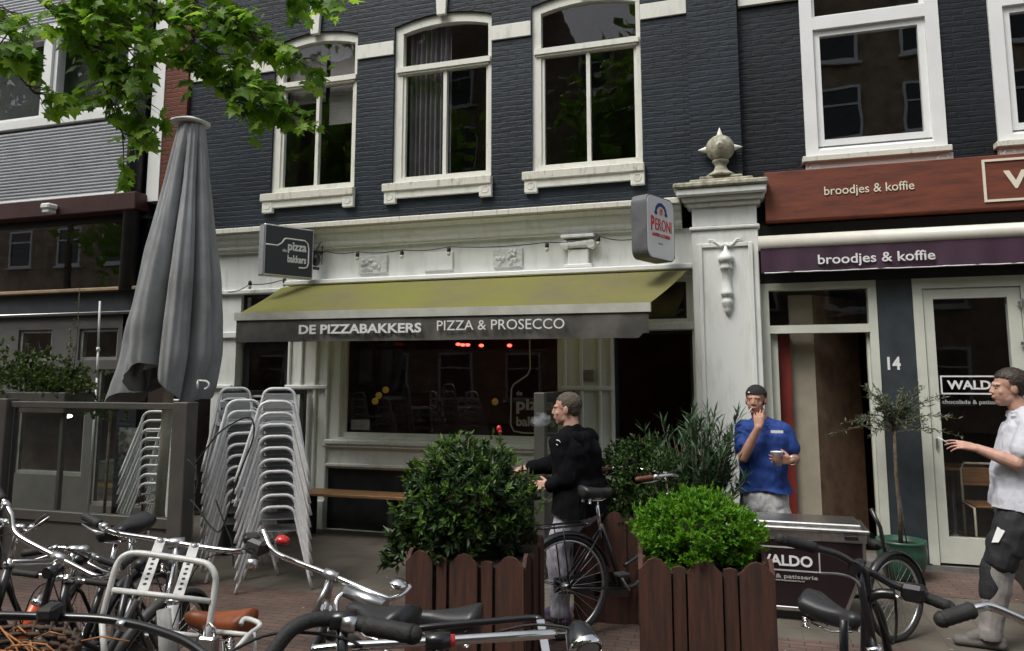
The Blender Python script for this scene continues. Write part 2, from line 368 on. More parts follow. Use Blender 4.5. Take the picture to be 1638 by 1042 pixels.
for i, (a, b) in enumerate(WINS):
    f = MB(); y0, y1 = .035, .12; jw = .105
    f.box(a, a + jw, y0, y1, Z0, arch(a, a, b)); f.box(b - jw * .5, b, y0, y1, Z0, arch(b, a, b) )
    f.box(a + jw, b - jw * .5, y0 + .001, y1, Z0, Z0 + .085); arch_strip(f, a + .001, b - .001, y0 - .001, y1, .115)
    wroot = A(f, 'window', CREAM)
    zt = 5.50
    t = MB(); t.box(a + .03, b - .02, y0 - .035, y1 - .01, zt - .03, zt + .035); t.box(a + .05, b - .04, y0 - .018, y1 - .01, zt - .055, zt - .0305); t.build('transom', CREAM, wroot)
    m = MB(); cx = (a + jw + b - jw * .5) / 2; m.box(cx - .022, cx + .022, y0 + .012, y1 - .01, Z0 + .0855, zt - .0555)
    m.box(a + jw, a + jw + .035, y0 + .02, y1 - .011, Z0 + .0855, zt - .0555); m.box(b - jw * .5 - .03, b - jw * .5, y0 + .02, y1 - .011, Z0 + .0855, zt - .0555)
    m.build('mullion', CREAM, wroot)
    for q, (u0, u1) in enumerate(((a + jw + .03, cx - .02), (cx + .02, b - jw * .5 - .025))):
        MB().box(u0, u1, y0 + .045, y0 + .05, Z0 + .08, zt - .05).build('pane', GLASS, wroot)
    MB().slab([(a + jw, y0 + .045, zt + .03), (b - jw * .5, y0 + .045, zt + .03), (b - jw * .5, y0 + .045, 6.02)] + [(a + jw + (b - a - jw * 1.5) * (1 - k / 8), y0 + .045, arch(a + jw + (b - a - jw * 1.5) * (1 - k / 8), a, b) - .09) for k in range(1, 8)] + [(a + jw, y0 + .045, 6.02)], (0, .005, 0)).build('pane', GLASS, wroot)
    s = MB(); s.bbox(a - .10, b + .02, -.075, .12, Z0 - .10, Z0 - .003, .008); s.build('sill', WEATHERED, wroot)
    s = MB(); s.box(a - .07, b + .015, -.05, .0, Z0 - .185, Z0 - .101)
    for u in (a - .075, b - .13): s.bbox(u, u + .15, -.056, .0, Z0 - .245, Z0 - .1015, .006)
    for u in (a, b - .055): s.lathe([(.045, 0), (.045, .003), (.034, .004), (.034, .001)], (u, -.056, Z0 - .165), (0, -1, 0), 16)
    s.build('sill_apron', CREAM, wroot)
    k = MB(); cx = (a + b) / 2; k.slab([(cx - .055, -.05, 6.12), (cx + .055, -.05, 6.12), (cx + .09, -.05, 6.75), (cx - .09, -.05, 6.75)], (0, .049, 0)); A(k, 'keystone', CREAM)
for (a, b) in ((-4.515, -4.015), (-2.74, -2.26), (-.995, -.492), (-7.04, -5.725)):
    A(MB().bbox(a, b, -.022, .0, 5.705, 5.885, .005), 'stone_band', CREAM)
A(MB().bbox(.045, .655, -.012, .03, 5.70, 5.885, .005), 'stone_band', CREAM)
# curtains and blind in the upper rooms
cv = MB(); n = 60
for k in range(n):
    x = -3.87 + (.55) * k / n; x2 = -3.87 + .55 * (k + 1) / n
    f_ = lambda x: .19 + .028 * sin(x * 95) + .012 * sin(x * 41)
    cv.add([(x, f_(x), 4.1), (x2, f_(x2), 4.1), (x2, f_(x2), 6.1), (x, f_(x), 6.1)], [(0, 1, 2, 3)], True)
A(cv, 'curtain', CURTAIN)
A(MB().box(-5.0, -4.58, .17, .175, 4.98, 6.1).box(-5.0, -4.58, .165, .18, 4.965, 4.98), 'roller_blind', BLIND)
A(MB().box(-5.6, -5.06, .17, .175, 5.3, 6.1).box(-5.6, -5.06, .165, .18, 5.285, 5.3), 'roller_blind', BLIND)
# rooms behind the glass
r = MB()
for (z0, z1) in ((3.5, 7.25), (.02, 3.38)):
    r.quad((-7, 4, z0), (.1, 4, z0), (.1, 4, z1), (-7, 4, z1)); r.quad((-7, .3, z0), (.1, .3, z0), (.1, 4, z0), (-7, 4, z0)); r.quad((-7, .3, z1), (-7, 4, z1), (.1, 4, z1), (.1, .3, z1))
    r.quad((-7, .3, z0), (-7, 4, z0), (-7, 4, z1), (-7, .3, z1)); r.quad((.1, .3, z0), (.1, .3, z1), (.1, 4, z1), (.1, 4, z0))
A(r, 'interior_walls', INTERIOR)
# top slab keeps sky light out of the rooms
A(MB().box(-7.05, .03, .281, 4.2, 7.26, 7.3), 'roof', BLACKWOOD)

# shop front in grey white woodwork
sf = MB()
wall_holes(sf, -6.47, -.482, .0, 3.325, 0, .2, [(-6.13, -5.37, .06, 2.22), (-6.08, -5.42, 2.36, 2.80), (-4.64, -1.93, 1.06, 2.72), (-4.80, -1.80, .001, .70), (-1.36, -.53, .06, 2.25), (-1.30, -.58, 2.37, 2.76)])
A(sf, 'shopfront', SHOPWHITE)
mo = MB()
for x in (-5.35, -5.18, -4.98, -4.82, -1.9, -1.72, -1.52, -1.39): mo.bbox(x, x + .035, -.035, .0, .35, 2.72, .008)
for a, b in ((-5.38, -4.79), (-1.93, -1.36), (-6.46, -6.15)): mo.bbox(a, b, -.05, .0, .0, .33, .01); mo.bbox(a, b, -.045, .0, 1.62, 1.67, .01)
mo.bbox(-4.80, -1.80, -.075, .0, .98, 1.035, .012); mo.bbox(-4.80, -1.80, -.03, .0, .72, .76, .008); mo.bbox(-4.83, -1.77, -.05, .0, .945, .979, .008)
mo.bbox(-6.45, -.5, -.04, .0, 2.25, 2.33, .01); mo.bbox(-6.45, -.5, -.05, .0, 2.80, 2.86, .01)
A(mo, 'moulding', SHOPWHITE)
A(MB().box(-4.80, -1.80, .06, .1, 0, .70), 'stall_riser', BLACKWOOD)
fr = MB(); frame_ring(fr, -4.64, -1.93, 1.06, 2.72, .05, .1, .055); wn = A(fr, 'shop_window', SHOPWHITE)
MB().box(-4.59, -1.98, .07, .076, 1.11, 2.67).build('pane', GLASS, wn)
d1 = A(frame_ring(MB(), -6.10, -5.40, .07, 2.19, .12, .16, .09).box(-6.01, -5.49, .12, .16, 1.42, 1.47).box(-6.01, -5.49, .13, .15, .16, .5), 'door', BLACKWOOD)
MB().box(-6.02, -5.48, .135, .14, .5, 2.11).build('pane', GLASS, d1)
d2 = A(frame_ring(MB(), -1.36, -.53, .06, 2.25, .08, .18, .035), 'door_frame', BLACKWOOD)
for a, b, c, d in ((-6.08, -5.42, 2.36, 2.80), (-1.30, -.58, 2.37, 2.76)):
    t = A(frame_ring(MB(), a, b, c, d, .05, .09, .03), 'fanlight', BLACKWOOD); MB().box(a + .03, b - .03, .07, .075, c + .03, d - .03).build('pane', GLASS, t)
A(MB().box(-1.36, -.53, -.02, .3, 0, .058).box(-6.13, -5.37, -.02, .3, 0, .058), 'doorstep', mat('bluestone', (.12, .12, .12), .7))
# cornice
co = MB().extr([(0, 3.325), (-.05, 3.325), (-.05, 3.345), (-.09, 3.37), (-.09, 3.40), (-.13, 3.44), (-.14, 3.49), (-.20, 3.53), (-.20, 3.545), (0, 3.545)], -6.5, -.6); A(co, 'cornice', SHOPWHITE)
A(MB().bbox(-6.52, -.6, -.235, .02, 3.546, 3.615, .01), 'cornice_top', WEATHERED)
# frieze: relief panels and the ionic capital
RELIEF = mat('carved relief', (.60, .62, .60), .6, var=.1, scale=25, bump=1.0, bscale=22)
for (a, b, m) in ((-4.42, -4.04, RELIEF), (-3.56, -3.20, SHOPWHITE), (-2.71, -2.36, RELIEF)):
    q = MB().bbox(a, b, -.03, .0, 2.99, 3.21, .01)
    if m is RELIEF:
        for k in range(14): q.ell((random.uniform(a + .05, b - .05), -.03, random.uniform(3.03, 3.17)), (.035, .02, .022), Matrix.Rotation(random.uniform(0, 3), 3, 'Y'), 8, 6)
    A(q, 'frieze_panel', m)
cp = MB().bbox(-1.90, -1.53, -.12, .0, 3.27, 3.31, .008).bbox(-1.83, -1.60, -.07, .0, 2.93, 3.15, .01).bbox(-1.87, -1.56, -.09, .0, 2.945, 2.985, .008)
for s in (-1, 1): cp.lathe([(.02, 0), (.05, .003), (.052, .09), (.045, .10)], (-1.715 + s * .145, -.0, 3.20), (0, -1, 0), 16)
cp.bbox(-1.84, -1.59, -.095, .0, 3.165, 3.25, .02); A(cp, 'ionic_capital', SHOPWHITE)
# pier with capital, drop ornament and spiked ball
pi_ = MB().bbox(-.50, .155, -.15, .05, 0, 3.26, .008); A(pi_, 'pier', SHOPWHITE)
pm = MB()
for x in (-.44, .055): pm.bbox(x, x + .045, -.172, -.15, .45, 3.12, .008)
pm.bbox(-.395, .055, -.172, -.15, 3.075, 3.12, .008).bbox(-.53, .185, -.19, -.151, 0, .40, .015)
pm.bbox(-.52, .175, -.175, .04, 3.262, 3.30, .01).bbox(-.49, .15, -.155, .04, 3.302, 3.50, .006).bbox(-.54, .19, -.20, .04, 3.502, 3.55, .015).bbox(-.58, .23, -.25, .04, 3.552, 3.60, .015).bbox(-.63, .25, -.31, .04, 3.602, 3.675, .012)
A(pm, 'pier_capital', SHOPWHITE)
A(MB().bbox(-.66, .27, -.34, .04, 3.677, 3.735, .015).bbox(-.50, .13, -.27, .0, 3.736, 3.775, .015).bbox(-.40, .03, -.24, -.02, 3.776, 3.81, .012), 'mossy_top', MOSSY)
dr = MB().lathe([(.008, 3.12), (.02, 3.05), (.045, 3.02), (.06, 2.985), (.075, 2.975), (.075, 2.93), (.05, 2.92), (.06, 2.87), (.06, 2.85), (.04, 2.84), (.045, 2.70), (.055, 2.62), (.06, 2.61), (.06, 2.585), (.03, 2.57), (.05, 2.53), (.055, 2.50), (.03, 2.47), (.035, 2.43), (.01, 2.38)], (-.165, -.165, 0), (0, 0, 1), 18)
for s in (-1, 1):
    dr.tube([(-.165, -.165, 3.10), (-.165 + s * .05, -.17, 3.085), (-.165 + s * .09, -.17, 3.12), (-.165 + s * .11, -.17, 3.15), (-.165 + s * .17, -.165, 3.155)], [.016, .018, .014, .012, .005], 8)
    dr.tube([(-.165 + s * .10, -.17, 3.135), (-.165 + s * .14, -.165, 3.125)], [.012, .004], 8)
A(dr, 'drop_ornament', SHOPWHITE)
fi = MB().lathe([(.15, 3.811), (.15, 3.83), (.12, 3.85), (.075, 3.88), (.055, 3.93), (.07, 3.96), (.085, 3.975), (.085, 3.99), (.05, 4.0)], (-.185, -.13, 0), (0, 0, 1), 24)
fi.ell((-.185, -.13, 4.12), (.145, .145, .14), None, 28, 18)
A(fi, 'finial', MOSSY)
sp = MB()
for d in ((0, 0, 1), (1, 0, 0), (-1, 0, 0), (0, -1, 0), (0, 1, 0)): sp.lathe([(.035, .125), (.03, .15), (.012, .20), (.002, .225)], (-.185, -.13, 4.12), d, 12)
A(sp, 'finial_spike', CREAM)
# pizzeria window lettering
wl = A(MB().tube([at(847, 535, .062), at(848, 590, .062), at(844, 600, .062), at(822, 615, .062), at(818, 622, .062), at(817, 680, .062), at(822, 690, .062), at(838, 693, .062), at(895, 693, .062)], .009, 6), 'window_logo', GREYLET)
text('de', GREYLET, bA, V((3.5, 0, 0)) + at(826, 633, .062), (1, 0, 0), (0, 0, 1), .07, .055, .02)
text('pizza', GREYLET, bA, V((3.5, 0, 0)) + at(826, 662, .062), (1, 0, 0), (0, 0, 1), .44, .165, .03)
text('bakkers', GREYLET, bA, V((3.5, 0, 0)) + at(826, 682, .062), (1, 0, 0), (0, 0, 1), .44, .105, .03)
# inside the restaurant: counter, lamps, red light strip
A(MB().bbox(-4.4, -2.3, 2.6, 3.2, .03, 1.05), 'counter', mat('dark counter', (.05, .04, .035), .5))
LR = emit_mat('red lamp glow', (1, .03, .02), 9); LY = emit_mat('yellow lamp glow', (.7, .5, .08), .045)
l_ = MB()
for x, y in ((733, 551), (740, 552), (748, 552), (770, 553), (815, 553)): c = at(x, y, 2.0); l_.ell(c, (.035, .035, .02), None, 10, 6)
A(l_, 'red_light', LR)
for x, y in ((606, 633), (617, 624), (792, 643), (600, 642)): A(MB().ell(at(x, y, 2.2), (.05, .05, .05), None, 10, 8), 'lamp', LY)
A(MB().bbox(-4.42, -4.30, .5, .62, 2.2, 2.6).bbox(-4.45, -4.15, .45, .7, 2.15, 2.2), 'loudspeaker', BLACKWOOD)
A(MB().bbox(-4.55, -4.30, .12, .125, 1.14, 1.26), 'notice', mat('notice paper', (.3, .3, .28), .8))
A(MB().bbox(-1.67, -1.57, -.03, 0, 1.72, 1.84), 'intercom', mat('intercom grey', (.2, .19, .17), .4))

# ---------- building with the sandwich shop ----------
bB = empty('sandwich_shop_building', (2.5, 0, 0), 'near black brick building with white plastic windows above the sandwich and coffee shop', 'building')
def B(mb, name, m, parent=None, label=None):
    o = mb.build(name, m, parent or bB, label)
    if parent is None: o.location = V((-2.5, 0, 0))
    return o
WB = [(.655, 1.94), (2.37, 3.65)]
ww = MB(); wall_holes(ww, .03, 6.0, 2.76, 7.3, .03, .28, [(a, b, 3.98, 6.3) for a, b in WB]); B(ww, 'brick_wall', DARKBRICK2)
for a, b in WB:
    f = MB()
    f.box(a, a + .12, -.0, .12, 3.98, 6.3).box(b - .12, b, 0, .12, 3.98, 6.3).box(a + .12, b - .12, 0, .12, 5.34, 5.47).box(a + .12, b - .12, 0, .12, 6.2, 6.3)
    f.add([(a + .12, 0, 3.98), (b - .12, 0, 3.98), (b - .12, 0, 4.05), (a + .12, 0, 4.05), (a + .12, .07, 4.10), (b - .12, .07, 4.10)], [(0, 1, 2, 3), (3, 2, 5, 4)])
    wr = B(f, 'window', PLASTIC)
    frame_ring(MB(), a + .121, b - .121, 4.101, 5.339, .035, .10, .065).build('casement', PLASTIC, wr)
    frame_ring(MB(), a + .121, b - .121, 5.471, 6.199, .045, .10, .03).build('casement', PLASTIC, wr)
    MB().box(a + .18, b - .18, .06, .066, 4.16, 5.28).build('pane', GLASSB, wr); MB().box(a + .15, b - .15, .06, .066, 5.5, 6.17).build('pane', GLASSB, wr)
    MB().bbox(a - .04, b + .02, -.09, .05, 3.915, 3.978, .008).build('sill', WEATHERED, wr)
    q = MB().box(a - .01, b + .03, -.04, .03, 3.84, 3.913)
    for u in (a + .07, b - .06): q.lathe([(.055, 0), (.055, .008), (.035, .009), (.035, .004)], (u, -.04, 3.85), (0, -1, 0), 16)
    q.build('sill_apron', PLASTIC, wr)
r = MB()
for (z0, z1, x0, x1) in ((3.5, 7.25, .15, 6), (-.0, 2.9, 1.56, 6)):
    y1 = 4.; r.quad((x0, y1, z0), (x1, y1, z0), (x1, y1, z1), (x0, y1, z1)); r.quad((x0, .3, z0 + .01), (x1, .3, z0 + .01), (x1, y1, z0 + .01), (x0, y1, z0 + .01)); r.quad((x0, .3, z1), (x0, y1, z1), (x1, y1, z1), (x1, .3, z1))
    r.quad((x0, .3, z0), (x0, y1, z0), (x0, y1, z1), (x0, .3, z1)); r.quad((x1, .3, z0), (x1, .3, z1), (x1, y1, z1), (x1, y1, z0))
B(r, 'interior_walls', INTERIOR); B(MB().box(.031, 6, .315, 4.2, 7.26, 7.3), 'roof', BLACKWOOD)
B(MB().box(.156, 6, -.005, .03, 2.70, 3.3), 'header_board', BLACKWOOD)
# left opening of the shop
f = MB().box(.16, .235, -.03, .1, 0, 2.70).box(1.15, 1.225, -.03, .1, 0, 2.70).box(.235, 1.15, -.03, .1, 2.63, 2.70).box(.235, 1.15, -.035, .1, 2.195, 2.275)
sw = B(f, 'entrance_frame', GREYFRAME)
MB().box(.235, 1.15, .03, .036, 2.276, 2.629).build('pane', GLASS, sw)
MB().box(.24, .305, .04, .12, .03, 2.194).box(1.125, 1.149, .03, .09, .03, 2.194).build('inner_jamb', GREYFRAME, sw)
e = MB(); e.quad((.2, .101, 0.01), (1.2, .101, 0.01), (1.2, 3.5, 0.01), (.2, 3.5, 0.01)); B(e, 'passage_floor', mat('passage floor', (.12, .10, .08), .8))
B(MB().quad((.18, .12, 0), (.18, 3.5, 0), (.18, 3.5, 2.7), (.18, .12, 2.7)), 'passage_wall', BROWNWALL)
B(MB().quad((1.3, .1, 0), (1.3, .1, 2.7), (1.3, 3.5, 2.7), (1.3, 3.5, 0)).quad((.18, 3.5, 0), (1.3, 3.5, 0), (1.3, 3.5, 2.7), (.18, 3.5, 2.7)).quad((.18, .1, 2.69), (.18, 3.5, 2.69), (1.3, 3.5, 2.69), (1.3, .1, 2.69)), 'passage_wall', BROWNWALL)
op = B(MB().box(.315, .425, .14, .2, .02, 2.19), 'open_door', RED); 
B(MB().box(.43, .66, .22, .26, .02, 2.6), 'beige_panel', BEIGE)
B(MB().quad((.66, .24, .01), (1.16, .85, .01), (1.16, .85, 2.6), (.66, .24, 2.6)), 'slanted_panel', mat('brown panel', (.22, .15, .10), .7, var=.2))
# column with house number
cl = B(MB().box(1.226, 1.54, -.02, .1, 0, 2.70), 'column', SLATE)
B(MB().box(1.20, 1.56, -.035, -.0205, 0, .06), 'plinth', BLACKWOOD)
text('14', WHITELET, bB, V((-2.5, 0, 0)) + at(1420, 592, -.022), (1, 0, 0), (0, 0, 1), .115, .125, .03)
# glazed door
f = MB().box(1.541, 1.625, -.03, .1, 0.05, 2.70).box(1.625, 2.50, -.03, .1, 2.60, 2.70).box(2.44, 2.55, -.03, .1, .05, 2.6); B(f, 'door_frame', GREYFRAME)
f = MB().box(1.632, 1.715, -.012, .06, .07, 2.595).box(2.33, 2.435, -.012, .06, .07, 2.595).box(1.715, 2.33, -.012, .06, 2.50, 2.595).box(1.715, 2.33, -.012, .06, .07, .30)
dr = B(f, 'door', GREYFRAME)
MB().box(1.715, 2.33, .01, .016, .30, 2.50).build('pane', GLASS, dr)
MB().bbox(1.655, 1.675, -.04, -.013, 1.10, 1.20).build('lock', METAL, dr)
for z in (2.42, 2.05): MB().bbox(2.40, 2.50, -.055, -.031, z, z + .035).bbox(2.42, 2.445, -.075, -.0555, z - .03, z + .06).bbox(2.49, 2.53, -.06, -.0305, z + .02, z + .09).build('hinge', METAL, dr)
lf = MB(); fx0, fx1, fz0, fz1 = 1.735, 2.40, 1.60, 1.775
frame_ring(lf, fx0, fx1 - .10, fz0, fz1, .003, .009, .014).build('lettering_frame', WHITELET, dr)
text('WALDO', WHITELET, dr, V((1.79, .009, 1.645)), (1, 0, 0), (0, 0, 1), .46, .085, .03)
text('chocolade & patisserie', GREYLET, dr, V((1.74, .009, 1.50)), (1, 0, 0), (0, 0, 1), .52, .05, .01)
f = frame_ring(MB(), 2.56, 4.2, .3, 2.68, -.03, .1, .08).box(2.56, 4.2, -.03, .1, 0, .3); q = B(f, 'shop_window', GREYFRAME); MB().box(2.64, 4.12, .03, .036, .38, 2.6).build('pane', GLASS, q)
B(MB().box(.16, 6, -.04, .35, 0, .045) , 'threshold', mat('grey stone', (.16, .15, .14), .8))
# things seen through the glazed door
ct = empty('cafe_chair', (2.25, .85, .05), 'wooden cafe chair with a pale tube frame seen through the glazed shop door', 'chair')
MB().tube([(-.2, 0, 0), (-.2, 0, .78), (-.17, 0, .84), (.17, 0, .84), (.2, 0, .78), (.2, 0, 0)], .012).tube([(-.2, -.4, 0), (-.2, -.4, .45), (-.2, 0, .45)], .012).tube([(.2, -.4, 0), (.2, -.4, .45), (.2, 0, .45)], .012).build('frame', mat('cream tube', (.6, .55, .42), .4), ct)
MB().bbox(-.19, .19, -.4, .0, .455, .475).build('seat', BENCHWOOD, ct); MB().bbox(-.19, .19, -.016, .0, .62, .80).build('backrest', BENCHWOOD, ct)
tb = empty('cafe_table', (2.1, 1.5, .05), 'small cafe table seen behind the glazed shop door', 'table')
MB().bbox(-.35, .35, -.3, .3, .72, .75).build('tabletop', BENCHWOOD, tb); MB().lathe([(.2, 0), (.2, .02), (.03, .04), (.03, .72)], (0, 0, 0)).build('leg', METAL, tb)
# ---------- left building with corrugated bay ----------
bC = empty('corrugated_building', (-9, 0, 0), 'white corrugated building with a brown fascia and glazed cafe front at the left', 'building')
def C(mb, name, m, parent=None, label=None):
    o = mb.build(name, m, parent or bC, label)
    if parent is None: o.location = V((9, 0, 0))
    return o
CORR = mat('white corrugated sheet', (.56, .58, .61), .4, .1, var=.06, scale=3)
def corrugated(z0, z1):
    mb = MB(); pitch = .047; n = int((z1 - z0) / pitch); pr = []
    for k in range(n):
        z = z0 + k * pitch; pr += [(-.056, z), (-.085, z + .008), (-.085, z + .024), (-.056, z + .030)]
    pr.append((-.056, z0 + n * pitch)); pr += [(0, z0 + n * pitch), (0, z0)]
    return mb.extr(pr, -15, -7.93)
C(corrugated(4.26, 5.33), 'cladding', CORR); C(corrugated(6.86, 7.9), 'cladding', CORR)
cw = MB().box(-15, -7.93, .2, .3, 4.0, 8); C(cw, 'bay_wall', BLACKWOOD)
f = MB().box(-15, -7.93, -.10, .2, 5.34, 5.46).box(-15, -7.93, -.10, .2, 6.72, 6.85).box(-9.58, -9.44, -.08, .15, 5.461, 6.719).box(-12.3, -12.16, -.08, .15, 5.461, 6.719).box(-8.02, -7.93, -.08, .15, 5.461, 6.719)
wr = C(f, 'window', PLASTIC)
for a, b in ((-12.15, -9.59), (-9.43, -8.03)):
    frame_ring(MB(), a, b, 5.462, 6.718, -.04, .02, .06).build('casement', PLASTIC, wr); MB().box(a + .06, b - .06, -.02, -.014, 5.52, 6.66).build('pane', GLASS, wr)
C(MB().bbox(-15, -7.9, -.12, 0, 4.20, 4.258, .008), 'drip_edge', PLASTIC)
C(MB().lathe([(.11, 2.9), (.11, 8)], (-7.79, -.1, 0), (0, 0, 1), 16), 'downpipe', BLACKWOOD)
C(MB().box(-7.93, -7.62, 0, .2, 0, 8), 'corner_wall', DARKBRICK2)
C(MB().box(-7.62, -7.42, -.06, .2, 4.1, 8), 'white_strip', PLASTIC)
C(MB().box(-7.42, -7.04, -.03, .2, 0, 2.95), 'dark_pier', mat('dark brown paint', (.03, .02, .016), .5)); C(MB().box(-7.42, -7.04, -.05, .2, 2.951, 8), 'brick_strip', brick_mat('orange red brick', (.15, .036, .018), (.12, .03, .015), (.08, .04, .03), bump=.4, wav=.004))
C(MB().bbox(-15, -7.60, -.26, .0, 3.96, 4.195, .01), 'fascia', mat('dark red brown fascia', (.045, .013, .010), .5, var=.15, scale=4))
C(MB().box(-15, -7.6, -.02, .2, 3.92, 3.959), 'upper_rail', BLACKWOOD)
gp = C(MB().box(-15, -7.6, -.05, .05, 3.88, 3.919).box(-12.9, -12.86, -.04, .04, 2.96, 3.88), 'glazing_bar', DARKGREY)
MB().box(-15, -7.6, .0, .006, 2.96, 3.88).build('pane', glass_mat('reflective glass', 2.6), gp)
C(MB().bbox(-15, -7.6, -.14, .05, 2.905, 2.955, .01), 'tan_rail', mat('tan timber', (.30, .22, .13), .6))
C(MB().box(-15, -7.6, -.05, .1, 2.60, 2.904), 'dark_board', mat('dark slate board', (.028, .034, .04), .6))
C(MB().tube([(-15, -.12, 2.62), (-7.6, -.12, 2.62)], .014, 6), 'pole', METAL)
for x in (-9.05, -11.8): C(MB().bbox(x, x + .16, -.42, -.262, 4.02, 4.10, .02).bbox(x + .02, x + .14, -.40, -.27, 3.97, 4.02, .01), 'outdoor_lamp', PLASTIC)
GC = mat('grey shop column', (.095, .092, .088), .7, var=.1, scale=3)
hx_ = lambda px: at(px, 660, 0).x
HO = [(-14.6, hx_(-60), .3, 1.85), (-14.6, hx_(-20), 1.98, 2.45), (hx_(20), hx_(74), 1.98, 2.42), (hx_(118), hx_(181), 1.99, 2.42), (hx_(190), hx_(250), 1.99, 2.42), (hx_(28), hx_(136), .46, 1.87), (hx_(151), hx_(255), .10, 1.87)]
sh = MB(); wall_holes(sh, -15, -7.42, 0, 2.6, 0, .12, HO); C(sh, 'shop_wall', GC)
for a, b, c, d in HO:
    q = C(frame_ring(MB(), a, b, c, d, .03, .09, .045), 'shop_window', mat('mid grey frame', (.22, .22, .20), .5)); MB().box(a + .045, b - .045, .05, .056, c + .045, d - .045).build('pane', GLASS, q)
LW = emit_mat('white ceiling lamp', (1, .93, .8), 4)
for px, py in ((108, 666), (200, 669)): C(MB().ell(at(px, py, 1.2), (.07, .07, .03), None, 14, 8), 'ceiling_lamp', LW)
r = MB(); y1 = 3.5
for z0, z1 in ((4.3, 7.9), (.0, 2.9), (2.92, 3.95)):
    r.quad((-15, y1, z0), (-7.7, y1, z0), (-7.7, y1, z1), (-15, y1, z1)); r.quad((-15, .32, z0 + .01), (-7.7, .32, z0 + .01), (-7.7, y1, z0 + .01), (-15, y1, z0 + .01)); r.quad((-15, .32, z1), (-15, y1, z1), (-7.7, y1, z1), (-7.7, .32, z1)); r.quad((-7.7, .32, z0), (-7.7, .32, z1), (-7.7, y1, z1), (-7.7, y1, z0))
C(r, 'interior_walls', INTERIOR); C(MB().box(-15, -7.1, .31, 4, 7.9, 7.95), 'roof', BLACKWOOD)
C(MB().box(-9.5, -8.4, 1.2, 2.2, .24, .50), 'counter', mat('pale green counter', (.18, .24, .19), .6)); C(MB().box(-9.5, -8.4, 1.15, 1.19, .13, .19), 'counter_edge', mat('yellow edge', (.5, .36, .08), .6))
C(MB().bbox(-9.35, -8.75, 1.4, 1.8, .62, .88), 'red_box', RED)
# opposite side of the street, seen only in the glass
OB = brick_mat('brown brick across the street', (.42, .30, .21), (.35, .25, .17), (.2, .18, .15), rough=.8)
for i, x in enumerate((-34, -25, -16, -7, 2, 11, -43, -52)):
    h = empty('terraced_house', (x + 4.5, -21, 0), ['red brown', 'light brown', 'plain brown', 'tall brown', 'wide brown', 'far brown', 'distant brown', 'farthest brown'][i] + ' brick house across the street, reflected in the windows', 'house', 'houses across the street')
    MB().box(-4.5, 4.5, -6, 0, -.1, 15.5 + (i % 3) * .8).build('wall', OB, h)
    for fl in (0.4, 3.7, 6.9, 10.0, 12.9):
        for u in (-2.9, 0, 2.9):
            f_ = frame_ring(MB(), u - .75, u + .75, fl + .5, fl + 2.4, .0, .08, .10); f_.box(u - .65, u + .65, .0, .07, fl + 1.7, fl + 1.77).box(u - .85, u + .85, .0, .14, fl + .40, fl + .49)
            q = f_.build('window', PLASTIC, h); MB().box(u - .65, u + .65, .005, .02, fl + .6, fl + 2.3).build('pane', mat('dark pane', (.03, .035, .04), .1), q)
for i, (x, y) in enumerate(((-18.5, -13), (-11.5, -14), (-2.5, -14.5), (13, -14), (-24.5, -14))):
    t_ = empty('street_tree', (x, y, 0), ['leafy street tree across the road, far left, seen in glass', 'leafy street tree across the road reflected in the left glass', 'leafy street tree across the road reflected in the middle windows', 'leafy street tree across the road at the right', 'leafy street tree across the road, beyond all the others'][i], 'tree', 'trees across the street')
    tk = MB().tube([(0, 0, 0), (.1, 0, 3), (0, .1, 6), (.1, .1, 12 if i == 4 else 8)], [.2, .16, .12, .05], 10); cw_ = MB(); random.seed(40 + i)
    for k in range(2600):
        d = V((random.gauss(0, 1), random.gauss(0, 1), random.gauss(0, 1))).normalized(); q_ = random.uniform(.45, 1.05) * (1 + .5 * noise.noise(d * 2.2)); p = V((d.x * 3.3 * q_, d.y * 2.8 * q_, (13.2 if i == 4 else 8.2) + d.z * 4.2 * q_))
        a = V((random.gauss(0, 1), random.gauss(0, 1), random.gauss(0, 1))).normalized() * .27; b = a.cross(d) * .8; cw_.quad(p - a, p - b, p + a, p + b)
    tk.build('trunk', BARK, t_); cw_.build('crown', LEAF_MAPLE, t_)
random.seed(7)

# ---------- awnings ----------
aw = empty('green_awning', (-3, 0, 2.9), 'faded green folding awning with dark grey lettered valance over the pizzeria window', 'awning')
def P(mb, name, m, root, parent=None):                # world coordinates under an unrotated empty
    o = mb.build(name, m, parent or root)
    if parent is None: o.location = -root.location
    return o
YB = -1.05
A0, A1 = V((-5.36, -.06, 2.90)), V((-.52, -.06, 2.90)); B0, B1 = at(383, 503, YB), at(1038, 487, YB)
P(MB().bbox(-5.38, -.50, -.13, -.005, 2.875, 2.935, .012), 'cassette', PLASTIC, aw)
n = 40; m_ = 8; vs = []; fs = []
for i in range(n + 1):
    for j in range(m_ + 1):
        s = i / n; t = j / m_; a = A0.lerp(A1, s); b = B0.lerp(B1, s); q = a.lerp(b, t); q.z -= .014 * sin(pi * t) * (1 + .25 * cos(s * 2 * pi * 4)); q.y += .0
        vs.append(q + V((0, -.03, -.035 if j == 0 else 0)))
for i in range(n):
    for j in range(m_): fs.append((i * 9 + j, i * 9 + j + 1, (i + 1) * 9 + j + 1, (i + 1) * 9 + j))
P(MB().add(vs, fs, True), 'fabric', AWN_G, aw)
P(MB().bar(B0 + V((-.02, -.03, -.03)), B1 + V((.02, -.03, -.03)), .06, .085), 'front_bar', mat('cream aluminium bar', (.50, .50, .44), .4, var=.08), aw)
vs = []; fs = []; n = 90
V0, V1 = B0 + V((-.0, -.045, -.065)), B1 + V((0, -.045, -.065))
